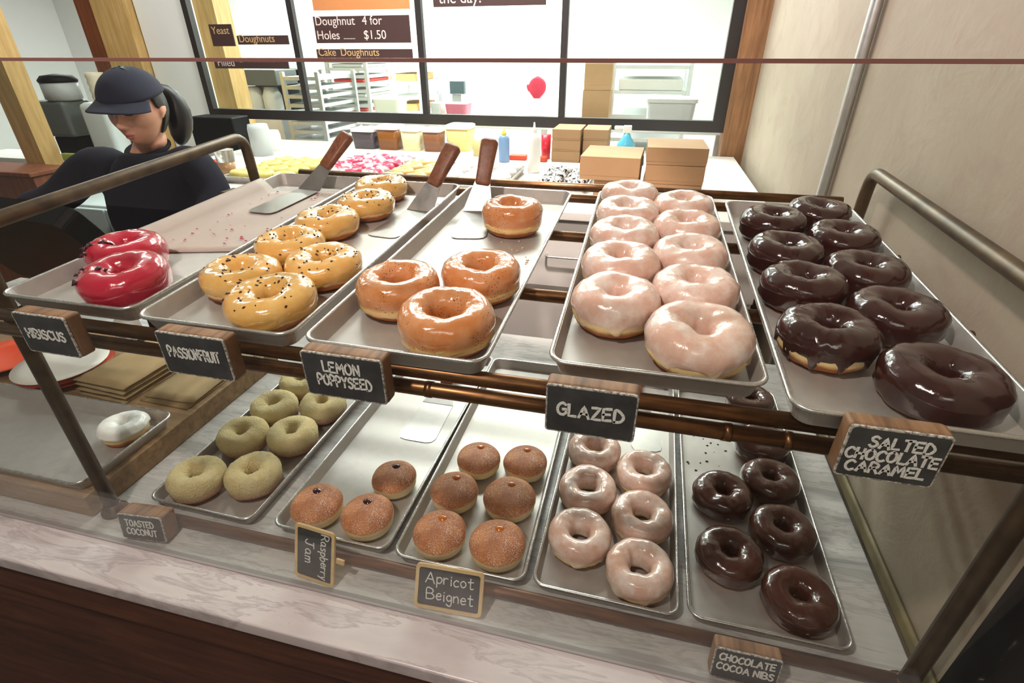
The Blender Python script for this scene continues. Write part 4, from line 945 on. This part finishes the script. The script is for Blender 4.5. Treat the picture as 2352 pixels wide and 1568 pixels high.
# oven mitt on a white canister
a = on(1231, 240, y=2.62)
cn = MB().lathe([(.05, 0), (.06, .004), (.055, on(1231, 232, y=2.62).z-SZ), (.02, on(1231, 228, y=2.62).z-SZ)], 20).build('white_canister', WICE, None, True); cn.location = (a.x, 2.64, SZ); tag(cn, 'white canister on the shelf beneath the red mitt', 'canister')
top = on(1231, 180, y=2.62).z; bot = on(1231, 231, y=2.62).z
m = MB(); hgt = top-bot; rg = []
for k in range(9):
    t = k/8; wv = (.018, .030, .042, .048, .050, .049, .044, .032, .006)[k]
    rg.append([Vector((wv*math.cos(2*PI*i/16)+.004*t, wv*.55*math.sin(2*PI*i/16), hgt*t)) for i in range(16)])
m.rings(rg); rg = []
for k in range(6):
    t = k/5; c_ = Vector((-.03-.022*t, 0, hgt*.3+hgt*.34*t)); wv = (.018, .019, .018, .016, .012, .003)[k]
    rg.append([c_+Vector((wv*math.cos(2*PI*i/12), wv*.8*math.sin(2*PI*i/12), 0)) for i in range(12)])
m.rings(rg); o = m.build('oven_mitt', flat('red mitt cloth', (222, 62, 88), .8, var=.1), None, True); o.location = (a.x, 2.64, bot+.010); tag(o, 'red oven mitt propped on a white canister beyond the third pane', 'oven mitt')
struct(box('wall_column', on(1142, 60, y=4.6).x, on(1300, 60, y=4.6).x, 4.6, 4.9, -.85, CEIL, KWALL))
bx('dark_monitor', 1032, 186, 1066, 216, 4.3, .05, flat('dark monitor', (70, 84, 88), .3), 'small dark monitor between the violet rack and the white column', 'monitor')
bx('monitor_stand', 1038, 216.5, 1060, 240, 4.32, .03, GREYSTEEL, 'grey stand holding up the small dark monitor', 'stand', None, -.8495)
bx('fridge', 838, 138, 880, 300, 4.5, .6, flat('brushed fridge', (196, 208, 204), .4), 'tall grey-green refrigerator between the two racks', 'refrigerator', None, -.8495)
# fluorescent fixtures
LAMP = emit('lamp diffuser', (.97, 1, .98, 1), 5)
for (x, y, lab) in ((-2.6, 1.55, 'over the server'), (-.75, 1.75, 'over the work table'), (-4.6, 3.6, 'far left in the kitchen'), (-2.0, 3.9, 'beyond the second window pane'), (-.2, 3.5, 'beyond the rightmost pane'), (-4.4, 5.4, 'at the back left of the kitchen'), (-1.8, 5.6, 'at the back of the kitchen')):
    rt = empty('ceiling_light', (x, y, CEIL-.06)); tag(rt, 'long fluorescent ceiling fixture '+lab, 'ceiling light', 'fluorescent ceiling lights')
    m = MB(); m.box(-.64, .64, -.10, .10, .015, .0595); m.build('housing', WHITE, rt, bevel=.006)
    box('diffuser', -.60, .60, -.085, .085, .0, .0145, LAMP, rt)
# ------------------------------------------------------------------ left of the server: side counter with gear
sc_ = empty('side_counter', (0, 0, 0)); tag(sc_, 'pale side counter behind the server at the left', 'counter')
CY = 2.05
cz = on(200, 372, y=CY).z
box('top', -4.2, -2.02, CY, CY+.27, cz-.03, cz, WHITE, sc_, .004); box('cabinet', -4.18, -2.05, CY+.02, CY+.26, -.849, cz-.031, flat('grey cabinet', (170, 186, 184), .5), sc_)
def at(u, y): return on(u, 300, y=y).x
def on_counter(u0, u1, v0, y, dep, mat, name, label, cat, bev=.006, parent=None):
    a, b = on(u0, v0, y=y), on(u1, v0, y=y); return tag(MB().box(a.x, b.x, y, y+dep, cz+.0005, a.z).build(name, mat, bevel=bev), label, cat)
gy = CY+.05
a, b = on(78, 235, y=gy), on(156, 235, y=gy); gw = b.x-a.x
gr_ = empty('coffee_grinder', ((a.x+b.x)/2, gy+.055, cz+.0005)); tag(gr_, 'dark coffee grinder with a grey hopper at the left behind the server', 'grinder')
hz = on(115, 232, y=gy).z-cz; mz = on(115, 312, y=gy).z-cz
box('base', -gw*.3, gw*.3, -.06, .10, 0, mz, BLACKP, gr_, .01); box('body', -gw/2, gw*.45, -.09, .10, mz, hz, flat('dark grey enamel', (92, 98, 94), .45), gr_, .02)
tz_ = on(115, 190, y=gy).z-cz
MB().lathe([(gw*.30, hz), (gw*.36, hz+.01), (gw*.36, tz_)], 20).build('hopper', flat('grey hopper', (176, 180, 180), .4), gr_, True).location.x = gw*.18
MB().lathe([(gw*.37, tz_), (gw*.38, tz_+.012), (gw*.3, tz_+.035), (.002, tz_+.045)], 20).build('hopper_lid', BLACKP, gr_, True).location.x = gw*.18
on_counter(172, 232, 236, CY+.02, .12, flat('white machine enamel', (214, 224, 222), .35), 'white_mixer', 'white enamelled machine right of the dark grinder', 'machine', .03)
on_counter(138, 182, 352, CY+.003, .03, flat('lime box card', (196, 214, 92), .6), 'lime_box', 'lime green box on the side counter by her sleeve', 'box')
on_counter(36, 78, 292, CY+.005, .05, KRAFT, 'kraft_parcel', 'kraft paper parcel leaning by the left timber post', 'parcel', .015)
a = on(238, 232, y=CY+.21)
m = MB(); hC = on(205, 165, y=CY+.28).z-cz
m.lathe([(.04, 0), (.045, .01)]+[(.045+.006*(k % 2), .02+k*(hC-.02)/24) for k in range(25)], 20); o = m.build('cup_stack', flat('cream paper cup', (232, 222, 196), .6), None, True); o.location = (a.x, CY+.21, cz+.0005); tag(o, 'tall column of nested cream paper cups by the red-brown timber', 'cup stack')
a = on(0, 402, y=1.5); b = on(72, 402, y=1.5)
wbx = empty('wooden_cabinet', (0, 0, 0)); tag(wbx, 'red-brown wooden cabinet at the far left below the timber post', 'cabinet')
box('carcass', a.x-.6, b.x, 1.50, 1.69, -.849, a.z, REDWOOD, wbx, .006); box('top', a.x-.62, b.x+.015, 1.48, 1.695, a.z+.0005, a.z+.022, REDWOOD, wbx, .004)
fr2 = empty('undercounter_fridge', (0, 0, 0)); tag(fr2, 'pale grey undercounter refrigerator behind the server', 'refrigerator')
a = on(120, 450, y=1.35); b = Vector((-2.035, 0, 0))
PG = flat('pale grey door', (176, 190, 190), .4)
box('cabinet', a.x, b.x, 1.37, 1.75, -.849, .13, PG, fr2, .006)
xm = (a.x+b.x)/2
for c_, d_ in ((a.x+.005, xm-.004), (xm+.004, b.x-.005)):
    dd = box('door', c_, d_, 1.345, 1.369, -.8, .12, PG, fr2, .004); box('handle', d_-.03, d_-.015, 1.33, 1.344, -.3, .0, GREYSTEEL, dd, .003)
# black case under the window at the left of the table, cup and tray beside it
a = on(430, 268, y=2.2); b = on(530, 268, y=2.2)
tag(MB().box(a.x, b.x, 2.2, 2.35, on(480, 345, y=2.2).z, a.z).build('black_speaker_box', BLACKP, bevel=.008), 'black box hanging under the window frame behind the ponytail', 'box')
pc = on(528, 405, z=TZ); pc2 = on(500, 402, z=TZ)
cu = empty('iced_coffee_cup', (pc.x, pc.y, TZ+.0005)); tag(cu, 'clear cup half full of milky coffee on the work table by her shoulder', 'cup')
MB().lathe([(.028, 0), (.034, .06)], 20).build('coffee', flat('milky coffee', (176, 136, 96), .3), cu, True); MB().lathe([(.0345, .06), (.038, .105), (.040, .107), (.034, .108)], 20).build('cup', CLEARP, cu, True)
o = MB().lathe([(.03, 0), (.036, .05), (.03, .055)], 20).build('orange_cup', ORANGE, None, True); o.location = (pc2.x-.02, pc2.y+.02, TZ+.0005); tag(o, 'orange cup beside the milky coffee on the work table', 'cup')
pc = on(560, 405, z=TZ)
GCAN = flat('grey canister', (196, 204, 204), .35)
for i, (u, y, r, vt, lab) in enumerate(((590, 1.85, .05, 285, 'shorter grey steel canister behind the rack elbow'), (618, 2.0, .05, 300, 'taller white canister right of the steel one'))):
    p = on(u, vt, y=y); o = MB().lathe([(r, 0), (r, p.z-TZ-.02), (r*.9, p.z-TZ), (.002, p.z-TZ+.004)], 22).build('canister', GCAN if i == 0 else LID, None, True); o.location = (p.x, y, TZ+.0005); tag(o, lab, 'canister', 'canisters on the work table')

# ------------------------------------------------------------------ the server
def skin_mesh(nodes, edges, root=0, sub=2):
    names = list(nodes); idx = {n: i for i, n in enumerate(names)}
    me = D.meshes.new('sk'); me.from_pydata([nodes[n][0] for n in names], [(idx[a], idx[b]) for a, b in edges], []); o = D.objects.new('sk', me); COL.objects.link(o)
    o.modifiers.new('s', 'SKIN'); lay = me.skin_vertices[0]
    for n in names:
        r = nodes[n][1]; r = (r, r) if isinstance(r, (int, float)) else r
        lay.data[idx[n]].radius = r; lay.data[idx[n]].use_root = (idx[n] == root)
    o.modifiers['s'].use_smooth_shade = True
    q = o.modifiers.new('u', 'SUBSURF'); q.levels = sub; q.render_levels = sub
    dg = bpy.context.evaluated_depsgraph_get(); r = D.meshes.new_from_object(o.evaluated_get(dg)); D.objects.remove(o); r.polygons.foreach_set('use_smooth', [True]*len(r.polygons)); return r
SK = N('skin'); f = SK.noise(SK.coord(), 18, 3); SK.color(SK.ramp(f, [(.3, L((206, 146, 120))), (.7, L((222, 166, 140)))])); SK.set(Roughness=.5); SKIN = SK.m
NAVY = flat('navy cotton', (27, 26, 36), .95, var=.12, scale=9, spec=.2)
CAPM = flat('navy cap cloth', (24, 26, 46), .9, var=.1, scale=60)
HAIR = flat('black hair', (16, 13, 14), .45, var=.2, scale=60); TROU = flat('black trousers', (20, 20, 24), .9)
PY = 1.0
Hc = on(312, 248, y=PY-.03)
hip = Vector((on(345, 520, y=PY).x+.03, PY-.01, .02))
shL = on(444, 366, y=PY+.01); shR = on(218, 368, y=PY-.02); nb = on(342, 340, y=PY+.03)
elL = on(500, 450, y=PY-.02); elR = on(138, 452, y=PY-.08); waL = on(455, 520, y=PY-.14); waR = on(34, 482, y=PY-.16)
chest = (shL+shR)/2+Vector((0, .015, -.12)); waist = hip.lerp(chest, .45)
head_base = Hc+Vector((.005, .030, -.075))
nodes = {'hip': (hip, (.125, .09)), 'waist': (waist, (.105, .075)), 'chest': (chest, (.110, .08)), 'nb': (nb+Vector((0, .0, .0)), (.052, .048)), 'neck': (nb.lerp(head_base, .6), .048), 'hb': (head_base, .050),
 'shL': (shL, .042), 'elL': (elL, .034), 'waL': (waL, .025), 'shR': (shR, .042), 'elR': (elR, .034), 'waR': (waR, .027),
 'hiL': (hip+Vector((.085, -.0, -.09)), .085), 'knL': (hip+Vector((.09, -.01, -.44)), .055), 'anL': (Vector((hip.x+.09, hip.y+.02, -.78)), .036), 'toL': (Vector((hip.x+.10, hip.y-.14, -.822)), .025),
 'hiR': (hip+Vector((-.085, -.0, -.09)), .085), 'knR': (hip+Vector((-.09, -.01, -.44)), .055), 'anR': (Vector((hip.x-.09, hip.y+.02, -.78)), .036), 'toR': (Vector((hip.x-.10, hip.y-.14, -.822)), .025)}
edges = [('hip', 'waist'), ('waist', 'chest'), ('chest', 'nb'), ('nb', 'neck'), ('neck', 'hb'), ('chest', 'shL'), ('shL', 'elL'), ('elL', 'waL'), ('chest', 'shR'), ('shR', 'elR'), ('elR', 'waR'), ('hip', 'hiL'), ('hiL', 'knL'), ('knL', 'anL'), ('anL', 'toL'), ('hip', 'hiR'), ('hiR', 'knR'), ('knR', 'anR'), ('anR', 'toR')]
body_me = skin_mesh(nodes, edges)
def hand(wr, el, side_, down):
    ax = (wr-el).normalized(); up_ = (Vector((0, 0, 1))-ax*ax.z).normalized(); lat = ax.cross(up_)*side_
    out = []
    nd = {'w': (wr, .024), 'p1': (wr+ax*.035, (.032, .018)), 'p2': (wr+ax*.075, (.036, .016))}
    out.append(skin_mesh(nd, [('w', 'p1'), ('p1', 'p2')]))
    for k, (o_, l_) in enumerate(((-.028, .062), (-.010, .072), (.009, .070), (.027, .055))):
        b0 = wr+ax*.065+lat*o_; b1 = b0+ax*l_*.5-up_*.006*down; b2 = b1+ax*l_*.33-up_*.018*down; b3 = b2+ax*l_*.2-up_*.018*down
        out.append(skin_mesh({'a': (b0, .0095), 'b': (b1, .0088), 'c': (b2, .008), 'd': (b3, .0068)}, [('a', 'b'), ('b', 'c'), ('c', 'd')]))
    t0 = wr+ax*.022-lat*.022; t1 = t0+ax*.03-lat*.022-up_*.008; t2 = t1+ax*.03-lat*.004-up_*.012
    out.append(skin_mesh({'a': (t0, .013), 'b': (t1, .0105), 'c': (t2, .008)}, [('a', 'b'), ('b', 'c')])); return out
# head: face towards -Y in its own frame
HR = Matrix.Translation(Hc) @ Matrix.Rotation(math.radians(12), 4, 'Z') @ Matrix.Rotation(math.radians(13), 4, 'X') @ Matrix.Rotation(math.radians(3), 4, 'Y')
def gauss(x, z, cx_, cz_, s1, s2): return math.exp(-((x-cx_)/s1)**2-((z-cz_)/s2)**2)
def head_pt(a, b):
    # a azimuth (0 = face), b elevation
    x = math.sin(a)*math.cos(b); y = -math.cos(a)*math.cos(b); z = math.sin(b)
    w_ = .074; d_ = .094; h_ = .112
    if z < -.1: w_ *= 1-.34*min(1, (-z-.1)/.8)**1.2
    p = Vector((x*w_, y*d_, z*h_))
    if y < 0:
        X, Z = p.x, p.z; fcs = max(0, -y)
        dy = 0
        dy += .021*gauss(X, Z, 0, -.022, .011, .016)+.011*gauss(X, Z, 0, .0, .008, .022)+.006*gauss(X, Z, .011, -.026, .008, .008)+.006*gauss(X, Z, -.011, -.026, .008, .008)
        dy -= .010*(gauss(X, Z, .031, .010, .017, .012)+gauss(X, Z, -.031, .010, .017, .012))
        dy += .005*(gauss(X, Z, .030, .012, .011, .007)+gauss(X, Z, -.030, .012, .011, .007))
        dy += .005*(gauss(X, Z, .030, .028, .02, .007)+gauss(X, Z, -.030, .028, .02, .007))
        dy += .007*gauss(X, Z, 0, -.052, .020, .005)+.007*gauss(X, Z, 0, -.063, .017, .006)-.003*gauss(X, Z, 0, -.0575, .022, .0022)
        dy += .009*gauss(X, Z, 0, -.086, .02, .016)+.004*(gauss(X, Z, .042, -.02, .02, .02)+gauss(X, Z, -.042, -.02, .02, .02))
        if Z < -.05: dy += .012*min(1, (-Z-.05)/.05)
        p.y -= dy*fcs
    return p
NA, NB = 96, 72; hv = [HR @ head_pt(2*PI*i/NA, -PI/2+PI*(j+.5)/NB) for j in range(NB) for i in range(NA)]
hf = [(j*NA+i, j*NA+(i+1) % NA, (j+1)*NA+(i+1) % NA, (j+1)*NA+i) for j in range(NB-1) for i in range(NA)]+[tuple(reversed(range(NA))), tuple(range((NB-1)*NA, NB*NA))]
m = MB(); m.add(hv, hf)
for s_ in (-1, 1):      # ears
    rg = []
    for k in range(7):
        t = k/6; wv = math.sin(PI*min(.999, t*.9+.08))
        rg.append([HR @ Vector((s_*(.070+.012*math.sin(PI*t)+.004*math.cos(th_)), .008+.017*wv*math.sin(th_)+.006*t, -.030+.060*t)) for th_ in [2*PI*i/12 for i in range(12)]])
    m.rings(rg)
hd = m.build('tmp_head', SKIN)
meshes = [body_me]+hand(waL, elL, 1, 1)+hand(waR, elR, -1, 1)+[hd.data]
bm = bmesh.new()
for me in meshes: bm.from_mesh(me)
jm = D.meshes.new('person'); bm.to_mesh(jm); bm.free(); D.objects.remove(hd)
tmp = D.objects.new('tmp', jm); COL.objects.link(tmp); rm = tmp.modifiers.new('r', 'REMESH'); rm.mode = 'VOXEL'; rm.voxel_size = .0042; rm.use_smooth_shade = True
dg = bpy.context.evaluated_depsgraph_get(); bodym = D.meshes.new_from_object(tmp.evaluated_get(dg)); D.objects.remove(tmp)
bodym.polygons.foreach_set('use_smooth', [True]*len(bodym.polygons)); bodym.materials.clear(); bodym.materials.append(SKIN); bodym.polygons.foreach_set('material_index', [0]*len(bodym.polygons))
person = D.objects.new('person', bodym); COL.objects.link(person)
tag(person, 'person in a navy cap and dark sweatshirt looking down behind the case', 'person')
# sweatshirt
cl = dict(nodes); grow = {}
for n, k in (('hip', .040), ('waist', .052), ('chest', .050), ('shL', .030), ('elL', .026), ('waL', .020), ('shR', .030), ('elR', .026), ('waR', .020), ('nb', .022)):
    p, r = nodes[n]; r = (r, r) if isinstance(r, (int, float)) else r; grow[n] = (p, (r[0]+k, r[1]+k))
grow['waL'] = (nodes['waL'][0].lerp(elL, .12), grow['waL'][1]); grow['waR'] = (nodes['waR'][0].lerp(elR, .12), grow['waR'][1]); grow['hip'] = (hip+Vector((0, 0, -.03)), grow['hip'][1])
grow['nb'] = (nb.lerp(chest, .15), (.078, .07))
sm = skin_mesh(grow, [e for e in edges if e[0] in grow and e[1] in grow])
for v_ in sm.vertices:
    k = .007*nz(v_.co.x*9, v_.co.y*9, v_.co.z*5)+.002*nz(v_.co.x*20, v_.co.y*20, v_.co.z*8); v_.co += v_.normal*k
sm.materials.clear(); sm.materials.append(NAVY); sw = D.objects.new('sweatshirt', sm); COL.objects.link(sw); sw.parent = person
# collar
m = MB(); cc_ = nb.lerp(head_base, .05)
m.tube([cc_+Vector((.068*math.cos(a_), .060*math.sin(a_)-.006, -.002+.020*math.sin(a_))) for a_ in [2*PI*i/24 for i in range(24)]], .010, 10, True); m.build('collar', NAVY, person, True)
tr2 = {n: (nodes[n][0], tuple(k+.014 for k in ((nodes[n][1],)*2 if isinstance(nodes[n][1], (int, float)) else nodes[n][1]))) for n in ('hip', 'hiL', 'knL', 'anL', 'hiR', 'knR', 'anR')}
tr2['hip'] = (hip+Vector((0, 0, -.04)), (.150, .112))
tm = skin_mesh(tr2, [e for e in edges if e[0] in tr2 and e[1] in tr2]); tm.materials.clear(); tm.materials.append(TROU); o = D.objects.new('trousers', tm); COL.objects.link(o); o.parent = person
for n in ('L', 'R'):
    a_, b_ = nodes['an'+n][0], nodes['to'+n][0]; m = MB(); rg = []
    for k in range(7):
        t = k/6; c_ = Vector((a_.x+(b_.x-a_.x)*t, a_.y+.06+(b_.y-.03-a_.y-.06)*t, 0)); wv = (.025, .038, .040, .042, .044, .040, .018)[k]; hv_ = (.07, .10, .10, .075, .055, .045, .03)[k]
        rg.append([Vector((c_.x+wv*math.cos(th_), c_.y, -.849+max(0, hv_/2+hv_/2*math.sin(th_)))) for th_ in [2*PI*i/14 for i in range(14)]])
    m.rings(rg); m.build('shoe', TROU, person, True)
# hair: shell over the back and sides, ponytail
m = MB(); rg = []
NA2 = 40
hv = []
for j in range(20):
    b_ = -.75+j*(1.5+.75)/19
    for i in range(NA2+1):
        a0_ = math.radians(100 if b_ < .0 else 84-10*min(1, b_)); a_ = a0_+(2*PI-2*a0_)*i/NA2
        p = head_pt(a_, b_); p2 = Vector((p.x, p.y, p.z)); k = 1.09+.015*nz(a_*6, b_*3, 1)
        edge_ = min(i, NA2-i); k = 1.01+(k-1.01)*min(1, edge_/3)
        hv.append(HR @ Vector((p2.x*k, p2.y*k, p2.z*1.04)))
m.add(hv, [(j*(NA2+1)+i, j*(NA2+1)+i+1, (j+1)*(NA2+1)+i+1, (j+1)*(NA2+1)+i) for j in range(19) for i in range(NA2)]); o = m.build('hair', HAIR, person, True)
so = o.modifiers.new('s', 'SOLIDIFY'); so.thickness = .006; so.offset = 1
pt0 = HR @ Vector((.0, .098, .030)); pe = on(415, 335, y=PY+.10); pm = on(402, 235, y=PY+.12)
MB().tube([pt0.lerp(p_, t_) if 0 else p_ for p_, t_ in ((pt0, 0), (pt0.lerp(pm, .5)+Vector((0, .02, .015)), 0), (pm, 0), (pm.lerp(pe, .4)+Vector((.008, .01, 0)), 0), (pm.lerp(pe, .8)+Vector((.004, 0, 0)), 0), (pe, 0))], [.018, .030, .040, .044, .034, .008], 14).build('ponytail', HAIR, person, True, sub=1)
# cap
m = MB(); rg = []
for j in range(14):
    b_ = math.radians(8)+(PI/2-math.radians(9))*j/13; ring_ = []
    for i in range(48):
        a_ = 2*PI*i/48; x, y, z = math.sin(a_)*math.cos(b_), -math.cos(a_)*math.cos(b_), math.sin(b_)
        lowf = 0
        ring_.append(HR @ Vector((x*.090, y*.110+.004, .030+z*.090-lowf*(3-j)/3)))
    rg.append(ring_)
m.rings(rg, False, True); o = m.build('cap', CAPM, person, True)
so = o.modifiers.new('s', 'SOLIDIFY'); so.thickness = .004
m = MB(); top_, bot_ = [], []
nI, nJ = 20, 8; vs = []
for s2 in (0, 1):
    for j in range(nJ+1):
        for i in range(nI+1):
            a_ = math.radians(-66)+math.radians(132)*i/nI; t = j/nJ; ext = .054*math.cos(a_*.95)**.8*t
            vs.append(HR @ Vector((math.sin(a_)*(.088+ext*.55), -math.cos(a_)*.108-ext+.004, 0.044-.010*t-.022*abs(math.sin(a_))**2*(.3+.7*t)+(.003 if s2 else 0))))
k_ = (nI+1)*(nJ+1); q_ = lambda i, j: j*(nI+1)+i
fs = [(q_(i, j), q_(i+1, j), q_(i+1, j+1), q_(i, j+1)) for j in range(nJ) for i in range(nI)]; fs += [tuple(v+k_ for v in reversed(f)) for f in fs[:]]
ed = [q_(i, 0) for i in range(nI+1)]+[q_(nI, j) for j in range(1, nJ+1)]+[q_(i, nJ) for i in range(nI-1, -1, -1)]+[q_(0, j) for j in range(nJ-1, 0, -1)]
fs += [(ed[i], ed[(i+1) % len(ed)], ed[(i+1) % len(ed)]+k_, ed[i]+k_) for i in range(len(ed))]
brim = m.add(vs, fs).build('cap_brim', CAPM, o, True)
# face details: lids, brows, lips
for s_ in (-1, 1):
    MB().tube([HR @ (head_pt(s_*a_, b_)+Vector((0, -.0012, 0))) for a_, b_ in ((.22, .21), (.36, .265), (.52, .27), (.66, .22))], [.001, .0026, .0024, .001], 8).build('eyebrow', HAIR, person, True)
    MB().tube([HR @ (head_pt(s_*a_, b_)+Vector((0, -.0006, 0))) for a_, b_ in ((.24, .075), (.34, .055), (.46, .05), (.58, .075))], [.0008, .0017, .0017, .0008], 8).build('eyelashes', HAIR, person, True)
LIPS = flat('lips', (170, 92, 84), .4)
m = MB(); m.tube([HR @ (head_pt(a_, b_)+Vector((0, -.0002, 0))) for a_, b_ in ((-.30, -.535), (-.15, -.50), (0, -.51), (.15, -.50), (.30, -.535))], [.001, .0032, .003, .0032, .001], 8)
m.tube([HR @ (head_pt(a_, b_)+Vector((0, -.0002, 0))) for a_, b_ in ((-.28, -.545), (-.14, -.60), (0, -.615), (.14, -.60), (.28, -.545))], [.001, .0036, .0042, .0036, .001], 8); m.build('lips', LIPS, person, True)
